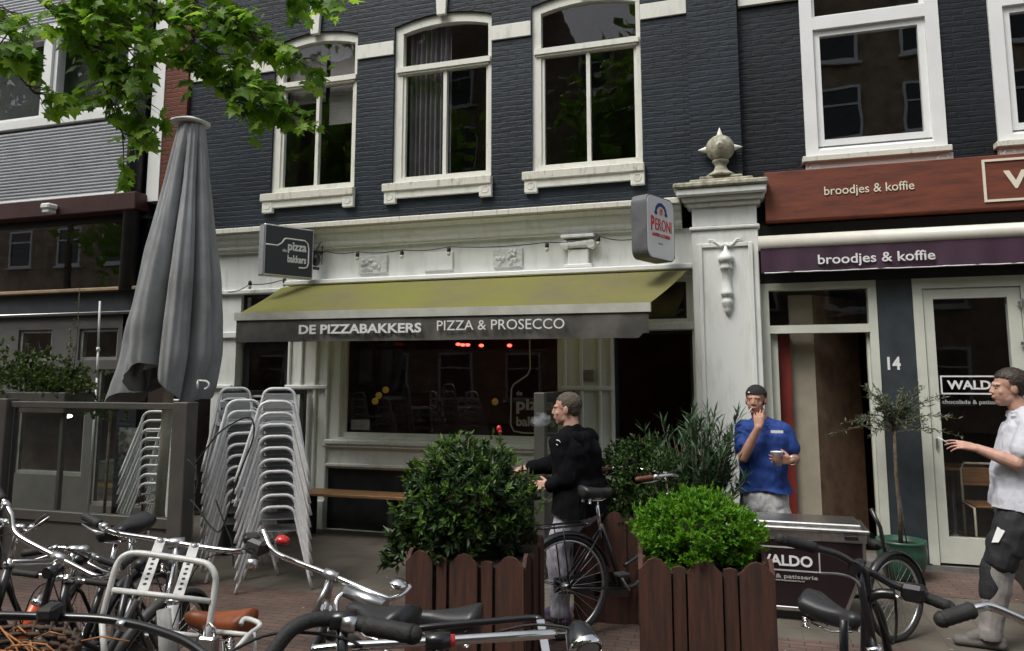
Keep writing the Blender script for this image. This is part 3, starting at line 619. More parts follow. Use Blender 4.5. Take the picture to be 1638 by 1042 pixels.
for i in range(n + 1):
    s = i / n; q = V0.lerp(V1, s)
    for j in range(6):
        t = j / 5; hgt = .245 if s < .985 else .20
        vs.append(q + V((0, (.012 * sin(s * 40) + .006 * sin(s * 113)) * t * (1 + 3 * max(0, s - .72)), -hgt * t)))
for i in range(n):
    for j in range(5): fs.append((i * 6 + j, i * 6 + j + 1, (i + 1) * 6 + j + 1, (i + 1) * 6 + j))
val = P(MB().add(vs, fs, True), 'valance', VALANCE, aw)
ux = (V1 - V0).normalized()
def on_val(px, py): return at(px, py, YB - .075)
o = on_val(478, 535); e_ = on_val(674, 530); text('DE PIZZABAKKERS', WHITELET, val, o, ux, (0, 0, 1), (e_ - o).length, .098, .028)
o = on_val(699, 529); e_ = on_val(903, 523); text('PIZZA & PROSECCO', WHITELET, val, o, ux, (0, 0, 1), (e_ - o).length, .098, .0)
for x0, x1 in ((-5.0, -4.2), (-.75, -1.5)):            # folding arms
    P(MB().bar((x0, -.1, 2.72), (x1, -.55, 2.50), .04, .05).bar((x1, -.55, 2.50), ((x0 + (.1 if x0 < -3 else -.15)), YB + .02, 2.36), .035, .045), 'folding_arm', DARKGREY, aw)

aw2 = empty('aubergine_awning', (2, 0, 3.1), 'rolled up aubergine awning in a cream cassette above the sandwich shop door', 'awning')
P(MB().tube([(.15, -.17, 3.09), (6, -.17, 3.09)], .075, 20).bbox(.13, 6, -.10, -.01, 3.10, 3.185, .02), 'cassette', mat('cream cassette', (.70, .68, .60), .35, var=.05), aw2)
vs = []; fs = []; n = 120
for i in range(n + 1):
    x = .17 + 5.8 * i / n
    for j in range(5): vs.append((x, -.215 + (.01 * sin(x * 9) + .012 * sin(x * 23 + 1)) * j / 4, 3.03 - .245 * j / 4))
for i in range(n):
    for j in range(4): fs.append((i * 5 + j, i * 5 + j + 1, (i + 1) * 5 + j + 1, (i + 1) * 5 + j))
val2 = P(MB().add(vs, fs, True), 'valance', PURPLE, aw2)
P(MB().tube([(x_ * .1, -.215 + .01 * sin(x_ * .9) + .012 * sin(x_ * 2.3 + 1), 2.785) for x_ in range(2, 60)], .006, 6), 'hem', WHITELET, aw2)
o = at(1309, 428, -.235); e_ = at(1497, 424, -.235); text('broodjes & koffie', WHITELET, val2, o, (1, 0, 0), (0, 0, 1), e_.x - o.x, .125, .012)
# brown sign board
sb = empty('shop_sign_board', (2, 0, 3.6), 'rust brown sign board with cream lettering above the aubergine awning', 'sign')
bd = P(MB().bbox(.235, 6, -.16, .02, 3.32, 3.82, .006), 'board', RUST, sb)
o = at(1319, 317, -.165); e_ = at(1463, 305, -.165); text('broodjes & koffie', CREAMLET, bd, o, (1, 0, 0), (0, 0, 1), e_.x - o.x, .115, .004)
o = at(1576, 336, -.165)
frame_ring(MB(), o.x, o.x + 1.5, 3.375, 3.78, -.172, -.1605, .022).build('lettering_frame', CREAMLET, bd)
text('WALDO', CREAMLET, bd, V((o.x + .17, -.1615, 3.49)), (1, 0, 0), (0, 0, 1), 1.12, .175, .03)

# ---------- projecting light boxes ----------
def box_frame(o, ang):                                 # root rotated so that +x runs from street end to wall end
    return o
lb = empty('pizzeria_light_box', at(422, 398, -.75), 'black square light box with white pizza logo above the left end of the green awning', 'sign')
ang = radians(90 - 31 - 0); lb.rotation_euler = (0, 0, ang)
Lw, Lh, Lt = .62, .60, .15
# local frame: x along the face, -y is the lettered face normal
bx_ = MB().bbox(0, Lw, 0, Lt, -Lh / 2, Lh / 2, .01).build('casing', METAL, lb)
MB().bbox(.018, Lw - .018, -.008, .0, -Lh / 2 + .018, Lh / 2 - .018, .002).build('face', SIGNBLACK, lb)
text('de', WHITELET, lb, (.22, -.009, -.01), (1, 0, 0), (0, 0, 1), .055, .035, .02)
text('pizza', WHITELET, lb, (.285, -.009, -.02), (1, 0, 0), (0, 0, 1), .235, .135, .03)
text('bakkers', WHITELET, lb, (.285, -.009, -.13), (1, 0, 0), (0, 0, 1), .235, .09, .03)
lg = [(.02, .055), (.16, .055), (.21, .09), (.245, .145), (.27, .15), (.50, .15), (.535, .12), (.55, .06), (.55, -.12), (.535, -.165), (.50, -.18), (.43, -.18)]
MB().tube([(x, -.008, z) for x, z in lg], .009, 6).build('logo_line', WHITELET, lb)
MB().tube([(Lw, .08, .05), (Lw + .15, .10, .05)], .02).tube([(Lw, .08, -.15), (Lw + .12, .10, -.15)], .02).ell((Lw + .06, .06, -.05), (.06, .05, .08)).tube([(Lw, .05, -.05), (Lw + .08, .0, .15), (Lw + .14, .05, .2), (Lw + .16, .1, -.1)], .006).build('bracket', BLACKMET, lb)

pb = empty('beer_light_box', at(1034, 359, -.80), 'white rounded light box with navy crest and red lettering above the awning', 'sign')
pb.rotation_euler = (0, 0, radians(90 - 24))
Pw, Ph, Pt = .54, .64, .17
def rrect(w_, h, rad, n=6, top=True):
    pts = []
    for cx, cz, a0 in ((w_ - rad, h / 2 - rad, 0), (rad, h / 2 - rad, 90), (rad, -h / 2 + rad, 180), (w_ - rad, -h / 2 + rad, 270)):
        for k in range(n + 1): a = radians(a0 + 90 * k / n); pts.append((cx + rad * cos(a), cz + rad * sin(a)))
    return pts
MB().slab([(x, 0, z) for x, z in rrect(Pw, Ph, .09)], (0, Pt, 0)).build('casing', mat('grey casing', (.11, .115, .12), .5), pb)
MB().slab([(.012 + x * .95, -.006, z * .96) for x, z in rrect(Pw, Ph, .085)], (0, .0055, 0)).build('face', WHITEBOX, pb)
text('P', REDINK, pb, (.075, -.0065, -.045), (1, 0, 0), (0, 0, 1), .062, .15, .02); text('ERONI', REDINK, pb, (.155, -.0065, -.03), (1, 0, 0), (0, 0, 1), .315, .12, .0)
text('NASTRO AZZURRO', REDINK, pb, (.10, -.0065, -.095), (1, 0, 0), (0, 0, 1), .34, .034, .02)
text('ITALIA', GREYLET, pb, (.21, -.0065, -.17), (1, 0, 0), (0, 0, 1), .08, .02, .01)
ac = MB()
for k in range(12):
    t0, t1 = radians(8 + 164 * k / 12), radians(8 + 164 * (k + 1) / 12)
    ac.slab([(.27 + .115 * cos(t0), -.0066, .15 + .105 * sin(t0)), (.27 + .078 * cos(t0), -.0066, .15 + .068 * sin(t0)), (.27 + .078 * cos(t1), -.0066, .15 + .068 * sin(t1)), (.27 + .115 * cos(t1), -.0066, .15 + .105 * sin(t1))], (0, -.002, 0))
for s in (-1, 1): ac.ell((.27 + s * .098, -.008, .145), (.030, .004, .022), None, 12, 6)
ac.build('crest', BLUEINK, pb)
MB().ell((.27, -.009, .17), (.042, .004, .042), None, 16, 6).build('crest_shield', GOLD, pb); MB().ell((.27, -.011, .175), (.020, .004, .022), None, 12, 6).build('crest_centre', REDINK, pb)
MB().tube([(Pw, .08, .1), (Pw + .12, .1, .1)], .02).tube([(Pw, .08, -.12), (Pw + .12, .1, -.12)], .02).bbox(Pw + .0, Pw + .10, .05, .12, -.26, .16).build('bracket', DARKGREY, pb)

# ---------- string of bulbs ----------
sl = empty('string_light', at(718, 400, -.1), 'black festoon cable with small clear bulbs along the white frieze', 'string lights')
bl = [(400, 452), (455, 448), (572, 406), (643, 403), (718, 398), (875, 391), (957, 381)]
pts = []
bp_ = [at(365, 468, -.1), at(400, 455, -.1), at(455, 447, -.12), at(520, 402, -.1)] + [at(x, y - 3, -.13) for x, y in bl[2:]] + [at(1015, 383, -.12)]
for a, b in zip(bp_[:-1], bp_[1:]):
    for k in range(6):
        t = k / 6; q = a.lerp(b, t); q.z -= .025 * sin(pi * t); pts.append(q)
P(MB().tube(pts + [bp_[-1]], .006, 5), 'cable', BLACKRUB, sl)
BULB = mat('clear bulb glass', (.55, .52, .45), .1, var=.05)
for x, y in bl:
    c = at(x, y, -.13 if x > 500 else -.11)
    h = P(MB().lathe([(.014, .02), (.022, .0), (.022, -.035), (.012, -.037)], c), 'bulb_holder', BLACKRUB, sl)
    MB().ell(c + V((0, 0, -.058)), (.022, .022, .028), None, 12, 8).build('bulb', BULB, h)

# ---------- bench ----------
bn = empty('bench', (-3.7, -.35, 0), 'long low bench with a brown wooden seat under the pizzeria window', 'bench')
MB().bbox(-1.25, 1.25, -.17, -.01, .455, .49).bbox(-1.25, 1.25, .01, .17, .455, .49).build('seat', BENCHWOOD, bn)
for x in (-1.1, 0, 1.1): MB().bbox(x - .03, x + .03, -.15, .15, 0, .454).build('leg', BLACKWOOD, bn)

# ---------- glass terrace screens ----------
SY = -2.55
def xs(px, py=700, y=SY): return at(px, py, y).x
sc1 = empty('glass_terrace_screen', (-6.2, SY, 0), 'grey steel terrace screen with a large glass pane, in front of the closed parasol', 'screen')
xa, xb, xc, xd = xs(-60, 640), xs(22, 640), xs(285, 650), xs(309, 650)
P(MB().bbox(xc, xd, SY - .07, SY + .07, 0, 1.545, .008), 'post', GREYPOST, sc1); P(MB().bbox(xa - .2, xb, SY - .07, SY + .07, 0, 1.56, .008), 'post', GREYPOST, sc1)
P(MB().bbox(xb, xc, SY - .03, SY + .03, 1.475, 1.535, .006), 'top_rail', GREYPOST, sc1)
P(MB().bbox(xb, xc, SY - .035, SY + .035, .47, .56, .006), 'bottom_rail', GREYPOST, sc1)
P(MB().bbox(xb, xc, SY - .015, SY + .015, .02, .469, .004), 'solid_panel', GREYPOST, sc1)
P(MB().box(xb + .02, xc - .01, SY - .004, SY + .004, .561, 1.474), 'pane', GLASS2, sc1)
P(MB().bar((xb + .045, SY - .01, .56), (xb + .045, SY - .01, 1.475), .015, .03, (0, 1, 0)), 'glazing_bead', DARKGREY, sc1)
sc1b = empty('glass_terrace_screen', (-8.3, SY, 0), 'grey steel terrace screen at the left edge of the photo', 'screen')
P(MB().bbox(xa - 2.2, xa - .21, SY - .03, SY + .03, 1.475, 1.535, .006).bbox(xa - 2.2, xa - .21, SY - .015, SY + .015, .02, .5), 'frame', GREYPOST, sc1b)
P(MB().box(xa - 2.2, xa - .21, SY - .004, SY + .004, .501, 1.474), 'pane', GLASS2, sc1b)
def cross_screen(x, xw, y0, y1, lab, top=1.62, wide=.05, solid=True):
    r_ = empty('glass_side_screen', (x, (y0 + y1) / 2, 0), lab, 'screen')
    P(MB().bbox(x - .03, x + .03, y1, y1 + .07, 0, top, .006), 'post', wide if not isinstance(wide, float) else DARKGREY, r_)
    P(MB().bbox(x - .05, x + .05, y0 - .05, y0 + .05, 0, top, .006), 'post', GREYPOST if solid else DARKGREY, r_)
    P(MB().bbox(x - .025, x + .025, y0 + .05, y1, top - .06, top - .001, .006), 'top_rail', DARKGREY, r_)
    P(MB().bbox(x - .02, x + .02, y0 + .05, y1, .05, .62, .004), 'solid_panel', GREYPOST, r_)
    P(MB().box(x - .004, x + .004, y0 + .05, y1, .621, top - .061), 'pane', GLASS2, r_)
cross_screen(-1.80, 0, -1.35, -.12, 'narrow grey framed glass screen standing out from the wall behind the man in black')
cross_screen(-5.08, 0, -1.45, -.12, 'dark framed glass screen between the chair stacks and the pizzeria window', solid=False)
# thin white rod and planter with climbers behind the screen
rd = MB().tube([at(155, 605, -1.0), at(157, 560, -1.0)], .012, 8).tube([at(157, 558, -1.0), at(160, 482, -1.0)], .012, 8).tube([at(157, 562, -1.0), at(157, 556, -1.0)], .02, 8).tube([at(155, 605, -1.0), at(155, 605, -1.0) * 1 + V((0, 0, -1.75))], .012, 8).build('thin_pole', PLASTIC)
tag(rd, 'thin white pole with a dark joint standing left of the parasol', 'pole')

# ---------- parasol ----------
PX, PY_ = -5.39, -2.0
um = empty('closed_parasol', (PX, PY_, 0), 'large closed grey canvas parasol on a cream pole beside the glass screen', 'parasol')
zt = at(308, 200, PY_).z; zb = 1.60
MB().tube([(0, 0, 0), (.13, 0, zt)], .048, 20).build('pole', mat('cream pole', (.80, .78, .68), .45), um)
MB().bbox(-.35, .35, -.35, .35, .0, .06, .01).build('base', DARKGREY, um)
MB().lathe([(.06, zt + .0), (.185, zt + .005), (.192, zt + .022), (.13, zt + .048), (.07, zt + .06), (.06, zt + .075), (.01, zt + .08)], (.13, 0, 0), (0, 0, 1), 32).build('finial_cap', PLASTIC, um)
def gauss(a, c, w_):
    d = (a - radians(c) + pi) % (2 * pi) - pi; return math.exp(-(d / radians(w_)) ** 2)
def canopy(NR, seed, rmul, z0, z1, jag, tw):
    N = 220; M = 60; vs = []; fs = []
    for j in range(M + 1):
        t = j / M
        for i in range(N):
            a = 2 * pi * i / N
            lob = abs(cos(NR / 2 * (a + .35 * noise.noise(V((cos(a) * .8, sin(a) * .8, seed)))) + tw * t)) ** .42
            base = .125 + .37 * t ** .95 + .05 * sin(pi * min(1, t * 1.1)) * t
            hollow = .66 * min(1, t * 3.5 + .2)
            r = base * (1 - hollow + hollow * lob) * rmul
            r += .055 * noise.noise(V((cos(a) * 2.2, sin(a) * 2.2, t * 2.4 + seed))) * t + .03 * noise.noise(V((cos(a) * 3.1, sin(a) * 3.1, t * 6.5 + seed))) * max(0, t - .35)
            r += .034 * noise.noise(V((cos(a) * 8, sin(a) * 8, t * 1.3 + seed))) * (.3 + t) + .012 * noise.noise(V((cos(a) * 5, sin(a) * 5, t * 11 + seed))) * t
            hem = z1 + jag * (-.17 * gauss(a, -5, 38) - .16 * gauss(a, 196, 26) + .22 * gauss(a, -88, 26) + .10 * noise.noise(V((cos(a) * 2.7, sin(a) * 2.7, seed * 3))))
            z = z0 + (hem - z0) * t
            r *= 1 + .22 * gauss(a, 200, 24) * max(0, t - .6) / .4
            if t > .84: r *= 1 - .45 * ((t - .84) / .16) ** 1.3 * gauss(a, -5, 50)
            lean = -.13 * z / zt - .03
            vs.append((r * cos(a) - lean, r * sin(a), z))
    for j in range(M):
        for i in range(N): fs.append((j * N + i, (j + 1) * N + i, (j + 1) * N + (i + 1) % N, j * N + (i + 1) % N))
    return MB().add(vs, fs, True)
cn = canopy(8, 2.3, 1.0, zt - .02, 1.66, 1.0, .5).build('canopy', PARASOL, um)
canopy(6, 7.1, .66, zt - .4, 1.72, .6, -.4).build('canopy_lining', PARASOL, um)
pr = MB(); pc = at(327, 616, PY_ - .46) - um.location
pr.tube([pc + V((.05 * cos(t), -.0, .035 * sin(t))) for t in [i * .5 for i in range(-3, 5)]], .009, 6); pr.tube([pc + V((-.07, 0, .036)), pc + V((-.0, 0, .036))], .009, 6); pr.tube([pc + V((-.07, 0, -.036)), pc + V((-.07, 0, .036))], .009, 6); pr.build('printed_letter', WHITELET, cn)

# ---------- chairs ----------
def make_chair():
    r_ = empty('stacking_chair', (0, 0, 0))
    r = .0138
    def loop(y0, y1, wf, wt, h, rr=.055):
        pts = [(-wf, y0, 0)]
        pts += [(-wt - (wf - wt) * (1 - k / 6) * 1.0, y0 + (y1 - y0) * k / 6, (h - rr) * k / 6) for k in range(1, 7)]
        for k in range(1, 6): a = pi - (pi / 2) * k / 5; pts.append((-wt + rr + rr * cos(a), y1, h - rr + rr * sin(a)))
        q = [(-x, y, z) for x, y, z in reversed(pts)]; return pts + q
    back = MB().tube(loop(.20, .27, .275, .14, .76, .08), r, 8).build('frame', ALU, r_)
    MB().tube(loop(-.25, -.15, .30, .15, .655, .095), r, 8).build('front_frame', ALU, r_)
    st = MB()
    for k in range(5): y = -.08 + k * .066; st.bbox(-.165, .165, y, y + .05, .435, .445, .003)
    st.bbox(-.175, -.16, -.12, .23, .42, .435).bbox(.16, .175, -.12, .23, .42, .435); st.build('seat', GREYSEAT, r_)
    bk = MB()
    for k in range(3): bk.bbox(-.145 + k * .012, .145 - k * .012, .238 + k * .008, .246 + k * .008, .50 + k * .08, .555 + k * .08, .003)
    for s in (-1, 1): bk.lathe([(.008, 0), (.008, .006)], (s * .155, .235, .55), (0, -1, 0), 8)
    bk.build('backrest', GREYSEAT, r_)
    return r_
chair0 = make_chair(); used = [False]
ORD = ['lowest', 'second', 'third', 'fourth', 'fifth', 'sixth', 'seventh', 'eighth', 'ninth', 'tenth', 'eleventh']
def stack(loc, n, rz, where, grp, dz=.098, jx=.0, lx=0., ly=0.):
    for k in range(n):
        o = chair0 if not used[0] else copy_tree(chair0); used[0] = True
        o.location = (loc[0] + lx * k + random.uniform(-1, 1) * .006, loc[1] + ly * k, k * dz + .012); o.rotation_euler = (0, 0, rz + random.uniform(-1, 1) * .012)
        nm = 'topmost' if k == n - 1 else ORD[k] + (' up' if k else '')
        tag(o, 'pale grey metal armchair, %s in %s' % (nm, where), 'chair', grp)
gA = gr(430, 940)
stack((gA.x, gA.y + .1), 10, radians(32), 'the nearest stack, right of the screen post', 'chairs in the nearest stack', lx=-.006)
gB = gr(352, 935)
stack((gB.x - .10, gB.y + .35), 10, radians(48), 'the stack between parasol and nearest stack', 'chairs in the second stack', lx=-.004)
gD = at(392, 790, gA.y + 1.0)
stack((gD.x, gA.y + 1.0), 9, radians(26), 'the stack behind the nearest one', 'chairs in the rear stack')
gC = at(255, 790, -1.35)
stack((gC.x, -1.35), 9, radians(10), 'the stack seen through the glass screen', 'chairs behind the glass', dz=.092)
cb = MB()
def wob(pts, n=8, amp=.03):
    out = []
    P_ = [V(p) for p in pts]
    for i in range(len(P_) - 1):
        p0 = P_[max(0, i - 1)]; p1 = P_[i]; p2 = P_[i + 1]; p3 = P_[min(len(P_) - 1, i + 2)]
        for k in range(n):
            t = k / n; out.append(.5 * ((2 * p1) + (p2 - p0) * t + (2 * p0 - 5 * p1 + 4 * p2 - p3) * t * t + (3 * p1 - p0 - 3 * p2 + p3) * t ** 3))
    return out + [P_[-1]]
cy = gA.y - .32
cb.tube(wob([at(310, 745, cy), at(325, 725, cy), at(348, 695, cy), at(375, 676, cy), at(398, 668, cy), at(406, 680, cy), at(404, 705, cy), at(390, 740, cy), at(375, 780, cy), at(366, 815, cy), at(352, 850, cy), at(335, 840, cy), at(318, 815, cy), at(305, 800, cy)]), .007, 6)
cb.tube(wob([at(345, 800, cy), at(360, 840, cy), at(371, 870, cy), at(373, 905, cy)]), .006, 6).tube(wob([at(300, 735, cy), at(312, 750, cy), at(316, 775, cy), at(308, 800, cy)]), .006, 6)
tag(cb.build('security_cable', BLACKRUB), 'black security cable looped around the stacked chairs', 'cable')
# magazine rack behind the glass
mg = empty('newspaper_rack', (-7.0, -1.0, 0), 'rack of rumpled newspapers seen through the glass screen', 'rack')
mgx = at(215, 750, -1.0).x
mq = MB()
for s in (-1, 1): mq.tube([(mgx + s * .14 + 7.0, 0, 0), (mgx + s * .14 + 7.0, 0, 1.15)], .012)
mq.build('stand', DARKGREY, mg)
NEWS = mat('newsprint', (.45, .45, .42), .9, col2=(.04, .035, .03), scale=16)
for k in range(4):
    vs = []; fs = []
    for i in range(9):
        for j in range(9): vs.append((mgx + 7.0 - .14 + .28 * i / 8, -.05 - .02 * k + .03 * noise.noise(V((i * .6, j * .6, k))), .45 + .16 * k + .27 * j / 8))
    for i in range(8):
        for j in range(8): fs.append((i * 9 + j, i * 9 + j + 1, (i + 1) * 9 + j + 1, (i + 1) * 9 + j))
    MB().add(vs, fs, True).build('newspaper', NEWS, mg)

# ---------- plants ----------
def rdir():
    while True:
        v = V((random.uniform(-1, 1), random.uniform(-1, 1), random.uniform(-1, 1)))
        if .05 < v.length < 1: return v.normalized()
def leaf(mb, p, d, nrm, L, wd, fold=.25):
    d = d.normalized(); s = d.cross(nrm)
    if s.length < 1e-3: return
    s.normalize(); n_ = s.cross(d)
    a = p; b = p + d * L * .45 + s * wd / 2 + n_ * wd * fold; c = p + d * L - n_ * L * .08; e = p + d * L * .45 - s * wd / 2 + n_ * wd * fold; m = p + d * L * .48
    mb.add([a, b, c, e, m], [(0, 1, 4), (1, 2, 4), (4, 2, 3), (0, 4, 3)])
def rosettes(mb, tw, cen, rad, ntips, nl, L, wd, up=.5, shell=.55, zmin=-.5, spread=.9, lump=.18, seed=0, base=None):
    cen = V(cen); k = 0
    while k < ntips:
        d = rdir()
        if d.z < zmin: continue
        q = 1 + lump * 1.6 * noise.noise(d * 2.1 + V((seed, 0, 0))) + lump * noise.noise(d * 5 + V((0, seed, 0)))
        rr = random.uniform(shell, 1) ** .6 * q
        p = cen + V((d.x * rad[0], d.y * rad[1], d.z * rad[2])) * rr
        out_ = (d + V((0, 0, up)) + rdir() * .45).normalized()
        if tw is not None and base is not None and random.random() < .12: tw.tube([V(base) + rdir() * .05, V(base).lerp(p, .5) + rdir() * .04, p], [.009, .006, .003], 5)
        for i in range(nl):
            t = i / nl; dd = (out_ + rdir() * spread).normalized(); leaf(mb, p - out_ * L * .8 * t, dd, (out_ + rdir() * .5), L * random.uniform(.65, 1.15), wd * random.uniform(.8, 1.15))
        k += 1

def planter(name, cx, cy, wd, h, lab, rz=0., nf=5):
    r_ = empty(name, (cx, cy, 0), lab, 'planter', 'plank planters on the pavement', rz)
    hw = wd / 2
    MB().box(-hw + .035, hw - .035, -hw + .035, hw - .035, .03, h - .08).build('soil', SOIL, r_)
    for side in range(4):
        M_ = Matrix.Rotation(side * pi / 2, 4, 'Z'); widths = [.155, .06, .165, .065, .165][:nf]; tot = sum(widths); gap = (wd - tot) / len(widths); x = -hw + gap / 2
        for k, w_ in enumerate(widths):
            narrow = w_ < .1; hh = h - (.035 if narrow else 0) + random.uniform(-.006, .006); y = -hw + (.012 if narrow else 0) + random.uniform(0, .003); rr = w_ / 2
            if narrow: top = [(x + w_, hh - .008), (x + w_ * .5, hh), (x, hh - .008)]
            else: top = [(x + w_, hh - .06), (x + w_ * .72, hh - .012), (x + w_ * .5, hh), (x + w_ * .28, hh - .012), (x, hh - .06)]
            pts = [M_ @ V((a, y, b)) for a, b in ([(x, 0.0), (x + w_, 0.0)] + top)]
            MB().slab(pts, M_ @ V((0, .022, 0)) - V((0, 0, 0))).build('plank', PLANK, r_)
            x += w_ + gap
    return r_
pR = at(1127, 1000, -3.8); pL = at(762, 1000, -3.55)
planter('plank_planter', at(1115, 900, -3.85).x + .01, -3.72, .66, .86, 'red brown plank planter holding the bright green ball bush', radians(8))
planter('plank_planter', at(757, 900, -3.5).x + .01, -3.42, .72, .74, 'red brown plank planter holding the big dark bush with a red flower', radians(6))
planter('plank_planter', at(985, 850, -2.15).x, -2.1, .62, .78, 'red brown plank planter behind the black bicycle, between the other two', radians(8))
# big dark bush
c1 = at(742, 778, -3.42)
pl = empty('dark_bush', (c1.x, -3.42, .66), 'big dark green leafy bush with one red flower in the left planter', 'bush')
mb = MB(); tw = MB(); rosettes(mb, tw, (0, 0, .30), (.43, .41, .40), 760, 9, .066, .025, up=.4, shell=.3, zmin=-.85, seed=3, base=(0, 0, .0), lump=.17)
rosettes(mb, None, (-.30, -.1, .04), (.20, .2, .20), 80, 9, .075, .026, seed=5, shell=.3); rosettes(mb, None, (.33, -.05, .20), (.16, .2, .2), 50, 8, .075, .026, seed=8, shell=.3)
mb.build('leaves', LEAF_DARK, pl)
tw.tube([(0, 0, -.05), (.02, 0, .2), (-.05, .05, .45)], [.02, .014, .006]).build('stems', BARK, pl)
MB().ell(at(798, 686, -3.72) - pl.location, (.014, .014, .02)).ell(at(800, 691, -3.72) - pl.location, (.012, .012, .012)).build('flower', REDPL, pl)
tip = MB(); rosettes(tip, None, (0, 0, .30), (.45, .43, .42), 170, 6, .055, .022, up=.5, shell=.93, zmin=-.3, seed=3, lump=.17); tip.build('young_leaves', leaf_mat('young laurel leaf', (.12, .22, .03), (.06, .13, .02), 8, .35), pl)
# bright ball bush
c2 = at(1114, 850, -3.80)
pl = empty('ball_bush', (at(1116, 850, -3.72).x, -3.72, .72), 'bright green clipped ball bush in the right planter', 'bush')
mb = MB(); rosettes(mb, None, (0, 0, .20), (.325, .32, .225), 1900, 8, .029, .014, up=.7, shell=.55, zmin=-.65, seed=1, lump=.12, spread=.85); rosettes(mb, None, (0, 0, .20), (.345, .34, .245), 120, 6, .035, .014, up=.9, shell=.95, zmin=-.3, seed=1, lump=.12, spread=.6); mb.build('leaves', LEAF_BRIGHT, pl)
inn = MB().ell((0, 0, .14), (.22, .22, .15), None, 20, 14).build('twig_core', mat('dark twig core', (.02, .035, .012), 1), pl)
# hedge bush and bamboo like bush in the middle
pl = empty('round_hedge_bush', (at(1018, 760, -2.1).x, -2.1, .68), 'dark round leafy bush behind the bicycle handlebar', 'bush')
mb = MB(); rosettes(mb, None, (0, 0, .25), (.36, .34, .38), 700, 8, .045, .020, up=.5, shell=.45, zmin=-.9, seed=11, lump=.16); mb.build('leaves', LEAF_MID, pl)
tw = MB()
for k in range(8): tw.tube([(0, 0, -.1), V((0, 0, -.1)).lerp(rdir() * .3 + V((0, 0, .3)), .9)], [.012, .004], 5)
tw.build('stems', BARK, pl)
pt = empty('grey_plant_tub', (at(1118, 850, -1.4).x, -1.4, 0), 'dark tub half hidden behind the bright ball bush', 'tub')
MB().lathe([(.20, 0), (.26, .40), (.28, .42), (.28, .46), (.25, .46), (.25, .40), (.01, .40)], (0, 0, 0), (0, 0, 1), 28).build('tub', DARKGREY, pt)
pl = empty('oleander_bush', (pt.location.x, -1.4, .40), 'tall bush with narrow pointed leaves left of the man in the blue shirt', 'bush')
mb = MB(); tw = MB()
for k in range(105):
    a = random.uniform(0, 2 * pi); sp_ = random.random() ** .7 * .50; top = V((cos(a) * sp_, sin(a) * sp_ * .8, random.uniform(.45, 1.13) * (1 - .25 * sp_)))
    b0 = V((cos(a) * .08, sin(a) * .08, 0)); tw.tube([b0, b0.lerp(top, .5) + V((0, 0, .08)), top], [.007, .005, .002], 5)
    for i in range(38):
        t = random.uniform(.15, 1.02); p = b0.lerp(top, t) + V((0, 0, .32 * t * (1 - t))); dd = ((top - b0).normalized() + rdir() * 1.0 + V((0, 0, .1))).normalized(); leaf(mb, p, dd, V((0, 0, 1)) + rdir() * .4, random.uniform(.09, .17), .017, .1)
mb.build('leaves', LEAF_OLEA, pl); tw.build('stems', BARK, pl)
# olive tree in green pot
gp_ = gr(1443, 918); yP = -.42
pot = empty('green_plant_pot', (at(1443, 900, yP).x, yP, 0), 'round green glazed pot holding the olive tree in front of the number 14 column', 'pot')
MB().lathe([(.12, 0), (.15, .03), (.195, .14), (.208, .24), (.198, .31), (.204, .315), (.204, .335), (.18, .335), (.18, .29), (.01, .285)], (0, 0, 0), (0, 0, 1), 36).build('pot', POT, pot)
MB().lathe([(.178, .27), (.178, .292), (.01, .293)], (0, 0, 0), (0, 0, 1), 24, False).build('soil', SOIL, pot)
ol = empty('olive_tree', (pot.location.x, yP, .29), 'small olive tree with a thin bare trunk in the green pot', 'tree')
tr = MB(); H = at(1436, 690, yP).z - .29
tr.tube([(0, 0, 0), (.004, 0, .3), (-.006, 0, .6), (.0, 0, H)], [.020, .016, .015, .013], 8).tube([(.05, .02, .0), (.03, .01, .25), (.012, 0, .45)], [.006, .005, .004], 6)
lv = MB(); top0 = V((0, 0, H))
for k in range(48):
    a = random.uniform(0, 2 * pi); hd = V((cos(a), sin(a) * .8, random.uniform(-.15, 2.2))).normalized(); ln = random.uniform(.25, .56) * (1.0 if hd.z < .6 else .80)
    e1 = top0 + V((0, 0, random.uniform(-.02, .1))); e2 = e1 + hd * ln * .5 + V((0, 0, .05)); e3 = e1 + hd * ln + V((0, 0, -.03 * random.random()))
    tr.tube([e1, e2, e3], [.006, .004, .0015], 5)
    for i in range(36):
        t = random.uniform(.2, 1.03); p = e1.lerp(e2, t * 2) if t < .5 else e2.lerp(e3, t * 2 - 1); leaf(lv, p, (hd + rdir() * 1.0), rdir(), random.uniform(.035, .062), .011, .1)
tr.build('trunk', BARK, ol); lv.build('crown', LEAF_OLIVE, ol)
# climbers behind the left screen
tp = empty('trough_planter', (-8.2, -1.55, 0), 'long grey trough planter behind the left glass screen', 'planter')
xl = at(0, 620, -1.55).x; xr = at(130, 620, -1.55).x
P(MB().bbox(xl - .6, xr, -1.75, -1.35, 1.38, 1.60, .008).bbox(xl, xl + .05, -1.7, -1.65, 0, 1.379).bbox(xr - .1, xr - .05, -1.7, -1.65, 0, 1.379), 'trough', GREYPOST, tp)
pl = empty('climbing_shrub', ((xl + xr) / 2, -1.55, 1.6), 'sprawling light green shrub spilling over the trough at the left edge', 'shrub')
mb = MB(); tw = MB()
rosettes(mb, None, (-.25, 0, .12), (.60, .3, .40), 330, 7, .05, .032, up=.3, shell=.2, zmin=-.4, seed=21, lump=.4)
rosettes(mb, None, (.38, 0, .04), (.40, .25, .28), 190, 7, .05, .032, up=.3, shell=.2, zmin=-.4, seed=22, lump=.4)
